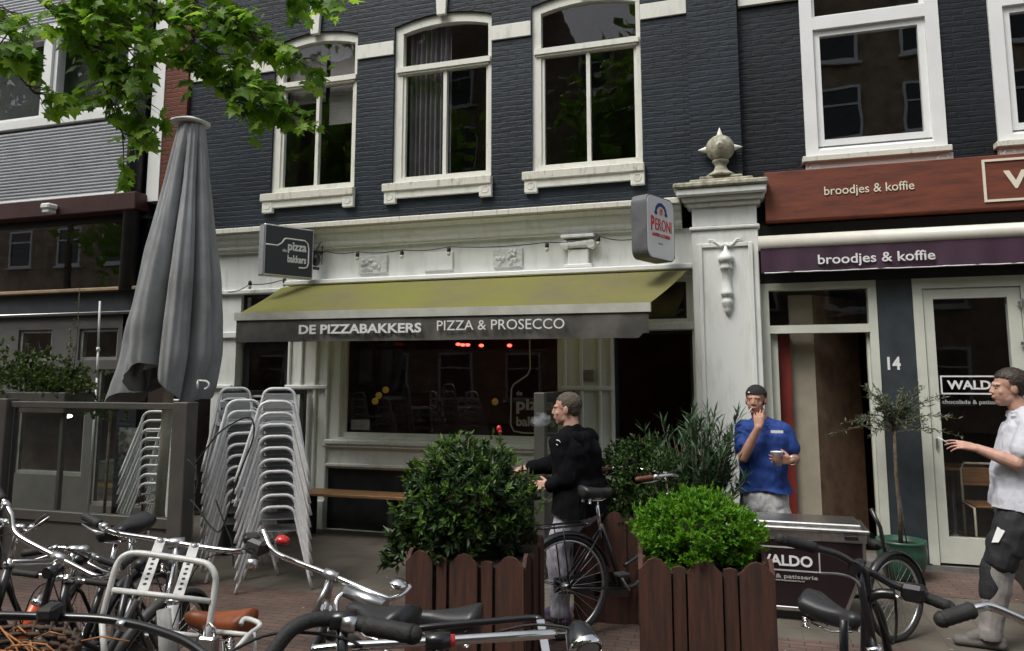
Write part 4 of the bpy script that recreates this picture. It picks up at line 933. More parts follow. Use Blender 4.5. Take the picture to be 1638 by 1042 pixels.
for k in range(16):
    b0 = V((random.uniform(-.8, .6), 0, .1)); tp_ = b0 + V((random.uniform(-.1, .2), random.uniform(-.1, .1), random.uniform(.15, .45))); tw.tube([b0, tp_], [.004, .002], 5)
    for i in range(8): p = b0.lerp(tp_, random.random()); leaf(mb, p, rdir() + V((0, 0, .3)), V((0, 0, 1)), .04, .026)
# two thin climbing shoots
for x_, z1 in ((at(115, 600, -1.55).x - pl.location.x, 1.15), (at(105, 600, -1.55).x - pl.location.x, .7)):
    b0 = V((x_, 0, 0)); tp_ = b0 + V((.02, 0, z1)); tw.tube([b0, b0.lerp(tp_, .5) + V((.03, 0, 0)), tp_], .004, 5)
    for i in range(45): p = b0.lerp(tp_, random.random()); leaf(mb, p + rdir() * .02, rdir(), V((0, 0, 1)), .04, .026)
mb.build('leaves', LEAF_CLIMB, pl); tw.build('stems', BARK, pl)
sh2 = empty('low_shrub', (at(175, 690, -1.5).x, -1.5, 1.2), 'small dark shrub peeking over the glass screen below the parasol', 'shrub')
mb = MB(); rosettes(mb, None, (0, 0, .22), (.3, .2, .22), 90, 7, .045, .026, up=.4, shell=.2, zmin=-.6, seed=31, lump=.3); mb.build('leaves', LEAF_MID, sh2)
MB().tube([(0, 0, -1.2), (0, 0, .2)], .015, 6).build('stems', BARK, sh2)

# ---------- street tree, its trunk left of the view ----------
TY = -3.0
st_ = empty('street_tree', (-8.3, -4.3, 0), 'street tree with broad lobed green leaves hanging in at the top left', 'tree')
TO = st_.location.copy()
trk = MB(); trk.tube([V((0, 0, 0)), V((.05, 0, 2)), V((.15, .1, 4)), V((.3, .2, 6)), V((.5, .3, 8))], [.22, .18, .15, .11, .06], 14)
shape = [(0, 0), (.10, .16), (.36, .02), (.30, .20), (.52, .34), (.36, .40), (.44, .62), (.22, .58), (.13, .72), (0, 1.0), (-.13, .72), (-.22, .58), (-.44, .62), (-.36, .40), (-.52, .34), (-.30, .20), (-.36, .02), (-.10, .16)]
def maple(mb, p, d, nrm, L):
    d = d.normalized(); s = d.cross(nrm)
    if s.length < 1e-3: return
    s.normalize(); n_ = s.cross(d); c = p + d * L * .35 + n_ * .0
    vs = [c]
    for x, y in shape: vs.append(p + d * (y * L) + s * (x * L) - n_ * (L * (.16 * (abs(x) * 1.6) ** 2 + .10 * y * y)))
    k = len(shape); mb.add(vs, [(0, 1 + i, 1 + (i + 1) % k) for i in range(k)], False)
cr = MB(); cr2 = MB()
def branch(p0, p1, r0, sub, spread, nl, L=.132):
    """a limb from p0 to p1 carrying side twigs with drooping leaves"""
    p0 = V(p0); p1 = V(p1); mid = p0.lerp(p1, .5) + V((0, 0, .08)); trk.tube([p0 - TO, mid - TO, p1 - TO], [r0, r0 * .6, .004], 6)
    for k in range(sub):
        t = random.uniform(.15, 1.0); b = (p0.lerp(mid, t * 2) if t < .5 else mid.lerp(p1, t * 2 - 1)); dd = ((p1 - p0).normalized() * .7 + rdir() * .6); dd.z = dd.z * .45 - .10; dd.normalize()
        e = b + dd * spread * random.uniform(.4, 1); trk.tube([b - TO, b.lerp(e, .5) - TO + V((0, 0, .03)), e - TO], [.006, .004, .002], 5)
        for i in range(nl):
            q = b.lerp(e, random.uniform(.2, 1.05)) + rdir() * .05; ld = (dd * .6 + rdir() * .9 + V((0, -.1, -.45))); nn = V((0, -.75, .9)) + rdir() * .6
            trk.tube([b.lerp(e, .6) - TO, q - TO], .0015, 4) if random.random() < .25 else None
            maple(cr2 if random.random() < .35 else cr, q - TO, ld, nn, L * random.uniform(.6, 1.15))
D_ = 5.4
src = [dp(-260, -260, 5.0), dp(60, -330, 5.4), dp(-300, 60, 5.2)]
for s_ in src: trk.tube([V((.2, .15, 5.2)), (s_ - TO)], [.06, .03], 8)
BR = [  # start pixel, end pixel (with depth)
    ((100, -60, 5.3), (500, 110, 5.6), 30), ((60, -40, 5.3), (405, 185, 5.5), 32), ((200, -80, 5.5), (545, 20, 5.6), 22), ((0, -60, 5.2), (250, 215, 5.4), 20),
    ((150, -50, 5.2), (470, 195, 5.5), 26), ((-60, -30, 5.0), (40, 100, 5.0), 12), ((-80, 40, 4.9), (55, 150, 5.0), 9), ((60, -60, 5.1), (230, 110, 5.2), 18), ((250, -90, 5.5), (400, 60, 5.6), 16), ((100, 0, 5.3), (200, 225, 5.3), 10)]
for (a, b, n_) in BR: branch(dp(*a), dp(*b), .014, int(n_ * 1.25), .34, 6)
for _ in range(70):                                     # the rest of the crown, above and left of the view
    a = V((random.uniform(-2.6, 1.8), random.uniform(-2.2, 2.0), random.uniform(5.4, 8.6))); b = a + V((random.uniform(-.7, .7), random.uniform(-.7, .7), random.uniform(-.2, .3)))
    branch(a + TO, b + TO, .012, 5, .4, 6, .13)
trk.build('trunk', BARK, st_); cw0 = cr.build('crown', LEAF_MAPLE, st_); cr2.build('sunlit_leaves', leaf_mat('young maple leaf', (.36, .56, .05), (.20, .36, .03), 5, .65), cw0)
# ================= PEOPLE =================
def remesh(mb, name, m, parent, voxel=.005, smooth=4, disp=None, cut=None):
    """voxel-fuse overlapping closed shells into one continuous skin; cut(v)->True removes"""
    me = bpy.data.meshes.new('tmp'); me.from_pydata(mb.v, [], mb.f); ob = bpy.data.objects.new('tmp', me); COL.objects.link(ob)
    r_ = ob.modifiers.new('r', 'REMESH'); r_.mode = 'VOXEL'; r_.voxel_size = voxel; r_.use_smooth_shade = True
    s_ = ob.modifiers.new('s', 'SMOOTH'); s_.iterations = smooth; s_.factor = .5
    bpy.context.view_layer.update()
    nm = bpy.data.meshes.new_from_object(ob.evaluated_get(bpy.context.evaluated_depsgraph_get()))
    bpy.data.objects.remove(ob); bpy.data.meshes.remove(me)
    if disp:
        ns = [v.normal.copy() for v in nm.vertices]
        for v, n_ in zip(nm.vertices, ns): v.co += n_ * disp(v.co)
    if cut:
        bm = bmesh.new(); bm.from_mesh(nm); bmesh.ops.delete(bm, geom=[v for v in bm.verts if cut(v.co)], context='VERTS'); bm.to_mesh(nm); bm.free()
    nm.materials.clear(); nm.materials.append(m); nm.name = name
    for p_ in nm.polygons: p_.use_smooth = True
    o = bpy.data.objects.new(name, nm); COL.objects.link(o)
    if parent: o.parent = parent; o.location = -parent.location
    return o
def mrot(f, u, r): # matrix with columns right, forward, up
    return Matrix((( r.x, f.x, u.x), (r.y, f.y, u.y), (r.z, f.z, u.z)))
def hand(mb, w_, d, n, s, curl=.5, k=1.0, curls=None, thumb=None):
    """wrist w_, finger direction d, palm normal n, s towards the thumb"""
    d = d.normalized(); n = (n - d * n.dot(d)).normalized(); s = (s - d * s.dot(d) - n * s.dot(n)).normalized()
    for q in (-.028, -.01, .01, .028): mb.cap(w_ + s * q * .6 * k, .017 * k, w_ + d * .082 * k + s * q * k, .0135 * k, 8)
    for i in range(4):
        b = w_ + d * .088 * k + s * (.031 - .0207 * i) * k; dd = (d + s * (.10 - .07 * i)).normalized(); c = (curls[i] if curls else curl)
        L = [.044, .048, .045, .036][i] * k; r = .0088 * k
        for j, fr in enumerate((1, .68, .55)):
            a = c * (.55 + .35 * j); dd = (dd * cos(a) + n * sin(a)).normalized(); e = b + dd * L * fr; mb.cap(b, r, e, r * .9, 8); b = e; r *= .9
    b = w_ + d * .028 * k + s * .030 * k; dd = (d * .62 + s * .62 + n * .45).normalized()
    if thumb is not None: dd = thumb.normalized()
    e = b + dd * .042 * k; mb.cap(b, .0125 * k, e, .0105 * k, 8); dd = (dd + d * .35).normalized(); mb.cap(e, .0105 * k, e + dd * .032 * k, .0085 * k, 8)

def person(name, lab, J, mats, hairkind='short', sleeve='short', build_=1.0, belly=0., collar=True, cap_=False, glasses=False, hood=False):
    """J: joint positions in world space; f = facing of trunk, hf/hu = facing/up of the head"""
    root = empty('person', V((J['pel'].x, J['pel'].y, 0)), lab, 'person')
    f = J['f'].normalized(); up = V((0, 0, 1)); lat = up.cross(f).normalized()      # his left
    k = build_; body = MB()
    def torso(mb, inf, top=True):
        P0 = J['pel']; P1 = J['pel'].lerp(J['chest'], .45); P2 = J['chest']
        for s in (-1, 0, 1):
            mb.cap(P0 + lat * .075 * s * k, .105 * k + inf, P1 + lat * .07 * s * k + f * belly * .5, .100 * k + inf + belly * .3, 14)
            mb.cap(P1 + lat * .07 * s * k + f * belly * .5, .10 * k + inf + belly * .3, P2 + lat * .085 * s * k, .105 * k + inf, 14)
        mb.cap(J['Ls'] - lat * .03, .062 * k + inf, J['Rs'] + lat * .03, .062 * k + inf, 14)
        nb = J['neck']; mb.cap(P2 + up * .03, .095 * k + inf * .5, nb - up * .045, .062 * k + inf * .3, 14)
        for s, q in (('L', 1), ('R', -1)): mb.cap(nb - up * .045 + lat * .03 * q, .045 * k + inf * .4, J[s + 's'] - lat * .03 * q + up * .01, .05 * k + inf * .6, 12)
    torso(body, 0)
    hf = J['hf'].normalized(); hu = (J['hu'] - hf * J['hu'].dot(hf)).normalized(); hr = hf.cross(hu); H = J['head']; R3 = mrot(hf, hu, hr)
    h_ = J.get('hs', 1.0)
    def hp(r_, fwd, u_): return H + (hr * r_ + hf * fwd + hu * u_) * h_
    def he(mb, r_, fwd, u_, a, b, c, sg=18): mb.ell(hp(r_, fwd, u_), (a * h_, b * h_, c * h_), R3, sg, 12)
    body.cap(J['neck'] - up * .05, .062 * k, hp(0, -.02, -.06), .056, 14)
    he(body, 0, -.018, .035, .074, .094, .082); he(body, 0, .030, -.025, .058, .066, .088); he(body, 0, .050, -.082, .034, .036, .030)
    he(body, 0, .066, .024, .052, .026, .016); he(body, 0, .016, -.062, .056, .058, .045)
    body.cap(hp(0, .084, .018), .009, hp(0, .101, -.020), .0125, 10); he(body, .011, .092, -.025, .009, .010, .008, 10); he(body, -.011, .092, -.025, .009, .010, .008, 10)
    for s in (-1, 1):
        he(body, s * .036, .055, -.024, .023, .022, .024, 12); he(body, s * .076, -.012, -.005, .010, .018, .032, 12); he(body, s * .074, -.004, -.012, .008, .016, .022, 12)
    he(body, 0, .089, -.052, .022, .013, .0065, 12); he(body, 0, .087, -.062, .018, .012, .007, 12)
    for s in 'LR':
        body.cap(J[s + 's'], .052 * k, J[s + 'e'], .040 * k, 12); mid = J[s + 'e'].lerp(J[s + 'w'], .35)
        body.cap(J[s + 'e'], .040 * k, mid, .042 * k, 12); body.cap(mid, .042 * k, J[s + 'w'], .027 * k, 12)
        hd = J[s + 'hd']; hand(body, J[s + 'w'], hd[0], hd[1], hd[2], hd[3], .97, *hd[4:])
        body.cap(J[s + 'h'], .088 * k, J[s + 'k'], .056 * k, 14); mid = J[s + 'k'].lerp(J[s + 'a'], .3)
        body.cap(J[s + 'k'], .056 * k, mid - f * .012, .055 * k, 14); body.cap(mid - f * .012, .055 * k, J[s + 'a'], .036 * k, 14); body.cap(J[s + 'a'], .036, J[s + 'a'] - up * .05, .036, 12)
    ob = remesh(body, 'body', mats['skin'], root, .0045, 3)
    # eyes, brows, mouth
    EW = mat('eye white', (.26, .22, .20), .3, var=.01); ED = mat('dark eye', (.02, .015, .012), .2)
    for s in (-1, 1):
        e = MB(); he(e, s * .031, .0735, .003, .0105, .010, .0050, 12); e_ = e.build('eye', EW, ob)
        e = MB(); he(e, s * .031, .0815, .003, .0055, .004, .0046, 10); e.build('iris', ED, ob)
        e = MB(); e.cap(hp(s * .014, .088, .021), .0035 * h_, hp(s * .048, .074, .024), .003 * h_, 8); e.build('eyebrow', mats['hair'], ob)
        if J.get('shade'): pass
    e = MB(); he(e, 0, .0985, -.0565, .020, .005, .0018, 10); e.build('mouth', mat('lip', (.22, .07, .06), .5), ob)
    # hair
    hb = MB(); g_ = {'short': .006, 'full': .013}[hairkind]
    he(hb, 0, -.022, .038, .074 + g_, .094 + g_, .082 + g_, 28)
    he(hb, 0, -.044, .0, .060 + g_, .060 + g_, .062 + g_ * .4, 24)
    def hcut(c):
        q = c - H; r_, fw_, u_ = q.dot(hr) / h_, q.dot(hf) / h_, q.dot(hu) / h_
        return u_ < .055 - max(0, (.035 - fw_)) * 1.15 and fw_ > -.045 or (u_ < -.055) or (fw_ > .02 and u_ < .075 - .25 * max(0, .07 - fw_))
    remesh(hb, 'hair', mats['hair'], root, .005, 2, (lambda c: .004 * noise.noise(c * 70)), hcut)
    if cap_:
        cb_ = MB(); he(cb_, 0, -.020, .040, .084, .104, .088, 28)
        def ccut(c):
            q = c - H; return q.dot(hu) / h_ < .052 + .10 * min(0, q.dot(hf) / h_)
        cp_ = remesh(cb_, 'cap', mats['cap'], root, .005, 3, None, ccut)
        v_ = MB(); v_.cap(hp(-.05, -.115, .020), .012, hp(.05, -.115, .020), .012).cap(hp(-.03, -.155, .0), .010, hp(.03, -.155, .0), .010).cap(hp(0, -.11, .02), .03, hp(0, -.15, .0), .012); remesh(v_, 'cap_visor', mats['cap'], root, .004, 2)
        v_ = MB(); he(v_, .036, .075, .066, .009, .004, .007, 10); v_.build('cap_badge', WHITELET, cp_)
    if glasses:
        gl = MB()
        for s in (-1, 1):
            c = hp(s * .033, .098, .002); gl.tube([c + (hr * cos(t) * .025 + hu * sin(t) * .019) * h_ for t in [i * pi / 8 for i in range(16)]], .0028, 6, True)
            gl.tube([hp(s * .058, .094, .006), hp(s * .078, .04, .006), hp(s * .082, -.01, .004)], .0032, 6)
        gl.tube([hp(-.009, .104, .006), hp(.009, .104, .006)], .0025, 6); gl.build('glasses', mat('dark spectacle frame', (.02, .015, .015), .25), root)
    # shirt
    sh = MB(); torso(sh, .014)
    def wr(sc_, am): return lambda c: .004 + am * (noise.noise(c * sc_) + .6 * abs(noise.noise(V((c.x * sc_ * 2, c.y * sc_ * 2, c.z * sc_ * .9)))))
    for s in 'LR':
        if sleeve == 'short':
            e = J[s + 's'].lerp(J[s + 'e'], .66); sh.cap(J[s + 's'], .066 * k, e, .062 * k, 14)
        else:
            sh.cap(J[s + 's'], .073 * k, J[s + 'e'], .060 * k, 14); sh.cap(J[s + 'e'], .060 * k, J[s + 'w'].lerp(J[s + 'e'], .06), .044 * k, 14)
            sh.cap(J[s + 'w'].lerp(J[s + 'e'], .15), .05 * k, J[s + 'w'].lerp(J[s + 'e'], .03), .042 * k, 14)
    if collar:
        nb = J['neck']
        for t in range(14):
            a = 2 * pi * t / 14 + .22; a2 = a + 2 * pi / 14
            if abs(((a + pi) % (2 * pi)) - pi) < .35: continue
            p_ = lambda a, z_: nb + f * cos(a) * (.072 * k + z_ * .3) + lat * sin(a) * (.076 * k + z_ * .3) + up * (-.045 - z_ + .03 * (1 - cos(a)) / 2)
            sh.cap(p_(a, 0), .009, p_(a2, 0), .009, 6); sh.cap(p_(a, .022), .009, p_(a2, .022), .009, 6)
    hemz = J['pel'].z - .05 if not J.get('hem') else J['hem']
    for s in (-1, 0, 1): sh.cap(J['pel'] + up * .08 + lat * .075 * s * k, .116 * k + .026, V((J['pel'].x, J['pel'].y, hemz - .03)) + lat * .080 * s * k, .118 * k + .036, 16)
    shirt = remesh(sh, 'shirt' if sleeve == 'short' else 'hooded_jacket', mats['shirt'], root, .006, 8 if hood else 4, wr(13, .010), lambda c: c.z < hemz + .012 * sin(c.x * 17) )
    if hood:
        hb_ = MB()
        for t in range(14):
            a = pi * .30 + pi * 1.4 * t / 14; a2 = a + pi * .1
            q = lambda a: J['neck'] + f * (cos(a) * .088 - .012) + lat * sin(a) * .092 + up * (-.048 - .030 * (1 - cos(a)) / 2)
            hb_.cap(q(a), .026, q(a2), .026, 10)
        hb_.cap(q(pi) - up * .01, .05, q(pi) - f * .03 - up * .10, .035, 12).cap(q(pi * .75), .035, q(pi) - f * .02 - up * .09, .03, 10).cap(q(pi * 1.25), .035, q(pi) - f * .02 - up * .09, .03, 10)
        remesh(hb_, 'hood', mats['shirt'], root, .005, 4, wr(20, .006))
    # trousers
    tr = MB()
    for s in (-1, 0, 1): tr.cap(J['pel'] + lat * .072 * s * k + up * .05, .118 * k + .004, J['pel'] + lat * .075 * s * k - up * .03, .118 * k, 14)
    for s in 'LR':
        tr.cap(J[s + 'h'] + up * .0, .103 * k, J[s + 'k'], .075 * k, 14); tr.cap(J[s + 'k'], .075 * k, J[s + 'a'] + up * .02, .062 * k, 14)
        tr.cap(J[s + 'a'] + up * .03, .064 * k, J[s + 'a'] - up * .02, .062 * k, 14)
    remesh(tr, 'trousers', mats['trousers'], root, .006, 3, wr(11, .012), lambda c: c.z < min(J['La'].z, J['Ra'].z) - .035)
    for s in 'LR':
        a = J[s + 'a']; t_ = J[s + 't']; d = (t_ - a); d.z = 0; d.normalize(); l_ = up.cross(d); sz = a.z - .045
        so = MB(); z0 = max(.035, sz - .01) if J.get(s + 'flat', True) else sz - .01
        heel = V((a.x, a.y, 0)) - d * .055; toe = V((a.x, a.y, 0)) + d * .185; zl = J.get(s + 'lift', 0.)
        so.cap(heel + up * (.04 + zl), .040, toe + up * (.034), .034, 14); so.cap(heel + l_ * .012 + up * (.035 + zl), .033, toe - l_ * .012 + up * .03, .030, 14)
        so.cap(heel + up * (.06 + zl), .04, a + d * .0, .046, 14); so.cap(a + d * .01, .045, a + d * .11 - up * (a.z - .062), .036, 14)
        remesh(so, 'shoe', mats['shoe'], root, .006, 2, None, (lambda c: c.z < .006) if zl == 0 else None)
    return root, hp, shirt

def jit(p, dx=0, dy=0, dz=0): return p + V((dx, dy, dz))
UPV = V((0, 0, 1))
# --- man in the blue polo, frontal behind the cargo box ---
Y = -1.35
sh_l = at(1254, 689, Y + .02); sh_r = at(1188, 687, Y + .02)
pel = at(1222, 800, Y + .06)
gz = lambda x, y: V((x, y, 0))
face = V((-.18, -1, 0)).normalized()
lt = UPV.cross(face)
Jb = dict(f=face, pel=pel, chest=at(1221, 706, Y + .02), neck=at(1217, 668, Y + .02), head=at(1209, 641, Y - .02), hf=V((-.22, -1, -.02)), hu=V((.02, 0, 1)), hs=1.04,
    Ls=sh_l, Rs=sh_r, Re=at(1189, 733, Y - .12), Rw=at(1213, 684, Y - .20), Le=at(1272, 735, Y + .02), Lw=at(1266, 737, Y - .20),
    Rhd=(at(1213, 655, Y - .165) - at(1213, 684, Y - .20), V((.1, .95, .1)), V((.8, -.2, .1)), .75, [.65, .75, 1.2, 1.3], V((.25, .35, .75))),
    Lhd=(V((-.85, -.35, .10)), V((-.25, .85, .1)), V((.0, -.1, 1)), .72),
    Lh=pel + lt * .09 - UPV * .04, Rh=pel - lt * .09 - UPV * .04, hem=at(1222, 786, Y).z)
for s, q in (('L', 1), ('R', -1)):
    b = gz(pel.x, pel.y) + lt * .15 * q; Jb[s + 'k'] = b + UPV * .47 - V((0, .02, 0)); Jb[s + 'a'] = b + UPV * .09; Jb[s + 't'] = b + face * .2 + lt * .04 * q
BLUE = mat('royal blue polo cotton', (.013, .052, .25), .8, var=.12, scale=7, bump=.2, bscale=300)
PANTS = mat('pale grey trousers', (.62, .62, .62), .8, var=.08, scale=7, bump=.2, bscale=250)
ph, hpB, shB = person('person', 'man in royal blue polo and backwards black cap, smoking, with a cup in one hand', Jb,
    dict(skin=SKIN2, hair=mat('dark hair', (.022, .016, .012), .6), cap=mat('black cap cotton', (.015, .014, .016), .85), shirt=BLUE, trousers=PANTS, shoe=BLACKRUB), 'short', 'short', 1.0, .02, True, True)
lo = at(1233, 693, Y - .155); lg_ = text('partner', WHITELET, shB, lo + V((0, -.0, .0)), (1, .1, 0), (0, 0, 1), .085, .018, .02) if False else None
bd_ = MB().slab([lo, lo + V((.095, .010, 0)), lo + V((.095, .010, .022)), lo + V((0, 0, .022))], (0, -.004, 0)).build('chest_print', WHITELET, shB)
for k_ in range(5): pass
wt = MB(); c_ = Jb['Lw'].lerp(Jb['Le'], .12); ax_ = (Jb['Le'] - Jb['Lw']).normalized(); wt.lathe([(.033, -.008), (.036, -.006), (.036, .006), (.033, .008)], c_, ax_, 20); w2 = wt.build('wristwatch', METAL, ph); w2.location = -ph.location
cw_ = Jb['Lw'] + V((-.095, -.05, -.01)) + V((-.0, -.0, 0)); cc = cw_ + V((-.012, .020, -.02))
cu_ = empty('paper_cup', cc, 'white paper coffee cup in the hand of the man in blue', 'cup')
MB().lathe([(.032, -.01), (.046, .095), (.048, .097), (.048, .101), (.043, .101), (.041, .092), (.001, .090)], (0, 0, 0), (0, 0, 1), 24).build('cup', WHITEBOX, cu_)
MB().lathe([(.0385, .03), (.0432, .065)], (0, 0, 0), (0, 0, 1), 24, False).build('cup_band', mat('brown cup print', (.35, .15, .1), .6), cu_)
mo_ = hpB(.012, .105, -.056); cg = MB().tube([mo_, mo_ + (Jb['Rw'] - mo_).normalized() * .02 + V((-.03, -.05, -.01))], .004, 8); tag(cg.build('cigarette', WHITELET), 'white cigarette at the lips of the man in blue', 'cigarette')

# --- man in black hooded jacket, side view walking left ---
Y = -2.42
pel = at(930, 806, Y); face = V((-.88, .42, 0)).normalized(); lt = UPV.cross(face)
Jk = dict(f=face, pel=pel, chest=at(922, 725, Y), neck=at(916, 681, Y), head=at(906, 655, Y), hf=V((-1, -.02, -.06)), hu=V((-.08, 0, 1)), hs=1.03,
    Ls=at(918, 708, Y) + lt * .165, Rs=at(918, 704, Y) + lt * -.165, Le=at(908, 765, Y - .20), Lw=at(880, 777, Y - .16), Re=at(880, 745, Y + .16), Rw=at(850, 748, Y + .10),
    Lhd=(V((-1, -.05, -.05)), V((0, .9, -.3)), V((-.2, .2, .9)), .35), Rhd=(V((-1, -.1, -.15)), V((0, .3, -.9)), V((0, .9, .2)), .5),
    Lh=pel + lt * .09 - UPV * .03, Rh=pel - lt * .09 - UPV * .03, Lk=at(893, 872, Y - .12), Rk=at(900, 880, Y + .12), La=at(896, 972, Y - .10), Ra=at(952, 965, Y + .10), hem=at(930, 822, Y).z)
Jk['La'].z = .09; Jk['Ra'].z = .10
Jk['Lt'] = Jk['La'] + face * .2; Jk['Rt'] = Jk['Ra'] + face * .2
JACK = mat('black jersey jacket', (.0045, .0045, .006), .95, spec=.15, var=.15, scale=8, bump=.2, bscale=250)
pk, hpK, shK = person('person', 'man in a black hooded jacket and pale trousers walking left with short greying hair', Jk,
    dict(skin=SKIN, hair=mat('short greying hair', (.085, .068, .05), .8, var=.2, scale=60), cap=JACK, shirt=JACK, trousers=mat('lilac grey trousers', (.40, .39, .45), .8, var=.08, scale=7), shoe=mat('purple grey shoe', (.10, .07, .12), .6)), 'short', 'long', 1.10, .015, False, False, False, True)
e_ = at(890, 704, Y - .245); MB().tube([e_, e_ + V((.02, 0, -.004)), e_ + V((.03, 0, -.02))], .004, 6).tube([e_ + V((.0, 0, -.03)), e_ + V((.01, 0, -.04))], .004, 6).build('sleeve_print', WHITELET, shK)
cgK = hpK(0, .1, -.056); pass
smk = bpy.data.materials.new('exhaled smoke'); smk.use_nodes = True; n_ = smk.node_tree.nodes; l_ = smk.node_tree.links; n_.remove(n_['Principled BSDF'])
pv = n_.new('ShaderNodeVolumePrincipled'); pv.inputs['Color'].default_value = (.85, .9, .95, 1); tn = n_.new('ShaderNodeTexNoise'); tn.inputs['Scale'].default_value = 14; tcn = n_.new('ShaderNodeTexCoord'); l_.new(tcn.outputs['Object'], tn.inputs['Vector'])
mr_ = n_.new('ShaderNodeMapRange'); mr_.inputs[1].default_value = .45; mr_.inputs[2].default_value = .7; mr_.inputs[4].default_value = 30; l_.new(tn.outputs[0], mr_.inputs[0]); l_.new(mr_.outputs[0], pv.inputs['Density']); l_.new(pv.outputs[0], n_['Material Output'].inputs['Volume'])
tag(MB().ell((0, 0, 0), (.085, .05, .055)).build('smoke', smk, None, None, cgK + V((-.10, 0, -.015))), 'wisp of exhaled smoke before the face of the man in black', 'smoke', kind='stuff')

# --- man in white polo and work trousers at the right edge ---
Y = -2.05
pel = at(1628, 815, Y); face = V((-1, .12, 0)).normalized(); lt = UPV.cross(face)
Jw = dict(f=face, pel=pel, chest=at(1636, 700, Y), neck=at(1634, 650, Y), head=at(1613, 621, Y), hf=V((-1, -.02, -.04)), hu=V((-.06, 0, 1)), hs=1.06,
    Ls=at(1640, 682, Y) + lt * .17, Rs=at(1640, 680, Y) - lt * .17, Le=at(1627, 742, Y - .24), Lw=at(1562, 717, Y - .16), Re=at(1652, 745, Y + .20), Rw=at(1640, 800, Y + .16),
    Lhd=(V((-1, .0, .22)), V((.0, .55, -.75)), V((-.1, .7, .6)), .28, [.25, .35, .5, .6]), Rhd=(V((-.3, 0, -1)), V((0, -1, 0)), V((-1, 0, 0)), .5),
    Lh=pel + lt * .095 - UPV * .03, Rh=pel - lt * .095 - UPV * .03, Lk=at(1600, 905, Y - .12), Rk=at(1640, 915, Y + .10), La=at(1583, 1000, Y - .12), Ra=at(1700, 990, Y + .10), hem=at(1625, 812, Y).z)
Jw['La'].z = .10; Jw['Ra'].z = .12
Jw['Lt'] = Jw['La'] + face * .2; Jw['Rt'] = Jw['Ra'] + face * .2
WORK = mat('light grey work trousers', (.25, .23, .22), .85, var=.10, scale=7, bump=.25, bscale=200)
pw, hpW, shW = person('person', 'man in white polo shirt, glasses and grey work trousers at the right edge', Jw,
    dict(skin=SKIN, hair=mat('dark brown hair', (.030, .018, .012), .6, var=.2, scale=60), cap=JACK, shirt=mat('white polo cotton', (.56, .57, .62), .8, var=.05, scale=7, bump=.2, bscale=300), trousers=WORK, shoe=mat('dusty grey shoe', (.13, .12, .11), .8, var=.2)), 'full', 'short', 1.07, .055, True, False, True)
hol = MB()                                              # black holster pockets and knee pad
def thigh(a, b, r0, r1, off): hol.cap(a + off, r0, b + off, r1, 12)
A_, K_, N_ = Jw['Lh'], Jw['Lk'], Jw['La']
HB = mat('black work pocket cordura', (.018, .018, .02), .75, var=.2, scale=20, bump=.3, bscale=200)
h1 = MB(); h1.cap(A_.lerp(K_, .12) + lt * .03 + face * .02, .126, A_.lerp(K_, .55) + lt * .030 + face * .005, .112, 14); h1.cap(A_.lerp(K_, .5) + lt * .03 + face * .03, .108, A_.lerp(K_, .86) + lt * .025 + face * .015, .098, 14)
o_ = remesh(h1, 'holster_pocket', HB, pw, .006, 2, lambda c: .012 * noise.noise(c * 14))
h1 = MB(); h1.cap(K_.lerp(N_, .04) + face * .035, .080, K_.lerp(N_, .42) + face * .035 + lt * .01, .066, 14); remesh(h1, 'knee_pad', HB, pw, .006, 2, lambda c: .008 * noise.noise(c * 14))
tc_ = A_.lerp(K_, .33); nn_ = (face * .75 + lt * .66).normalized(); tt_ = UPV.cross(nn_); dk_ = (K_ - A_).normalized(); pc_ = tc_ + lt * .03 + nn_ * .135
h1 = MB(); h1.slab([pc_ - tt_ * .03 - dk_ * .05, pc_ + tt_ * .03 - dk_ * .03, pc_ + tt_ * .02 + dk_ * .05, pc_ - tt_ * .025 + dk_ * .06], nn_ * .006).build('paper_slip', WHITELET, pw).location = -pw.location
cgW = Jw['Lw'] + V((-.17, -.0, .03)); tag(MB().tube([cgW, cgW + V((-.05, .02, .035))], .004, 8).build('cigarette', WHITELET), 'cigarette between the fingers of the man in white', 'cigarette')
# ================= BICYCLES =================
UPV = V((0, 0, 1))
def curve(pts, n=6):
    out = []; P_ = [V(p) for p in pts]
    for i in range(len(P_) - 1):
        p0 = P_[max(0, i - 1)]; p1 = P_[i]; p2 = P_[i + 1]; p3 = P_[min(len(P_) - 1, i + 2)]
        for k in range(n):
            t = k / n; out.append(.5 * ((2 * p1) + (p2 - p0) * t + (2 * p0 - 5 * p1 + 4 * p2 - p3) * t * t + (3 * p1 - p0 - 3 * p2 + p3) * t ** 3))
    return out + [P_[-1]]
def wheel(root, x, r, tyre=BLACKRUB, z=None, name='wheel'):
    z = r if z is None else z; c = V((x, 0, z))
    w_ = MB().lathe([(.022, -.045), (.028, -.02), (.028, .02), (.022, .045)], c, (0, 1, 0), 14)
    for k in range(28):
        a = 2 * pi * k / 28; b = a + (.35 if k % 2 else -.35); s = .03 if k % 4 < 2 else -.03
        w_.tube([c + V((.025 * cos(b), s, .025 * sin(b))), c + V(((r - .05) * cos(a), 0, (r - .05) * sin(a)))], .0013, 4, caps=False)
    w_ = w_.build(name, METAL, root)
    ring = lambda R: [c + V((R * cos(t), 0, R * sin(t))) for t in [2 * pi * i / 48 for i in range(48)]]
    MB().tube(ring(r - .020), .020, 10, True).build('tyre', tyre, w_); MB().tube(ring(r - .044), .010, 8, True).build('rim', METAL, w_); return w_
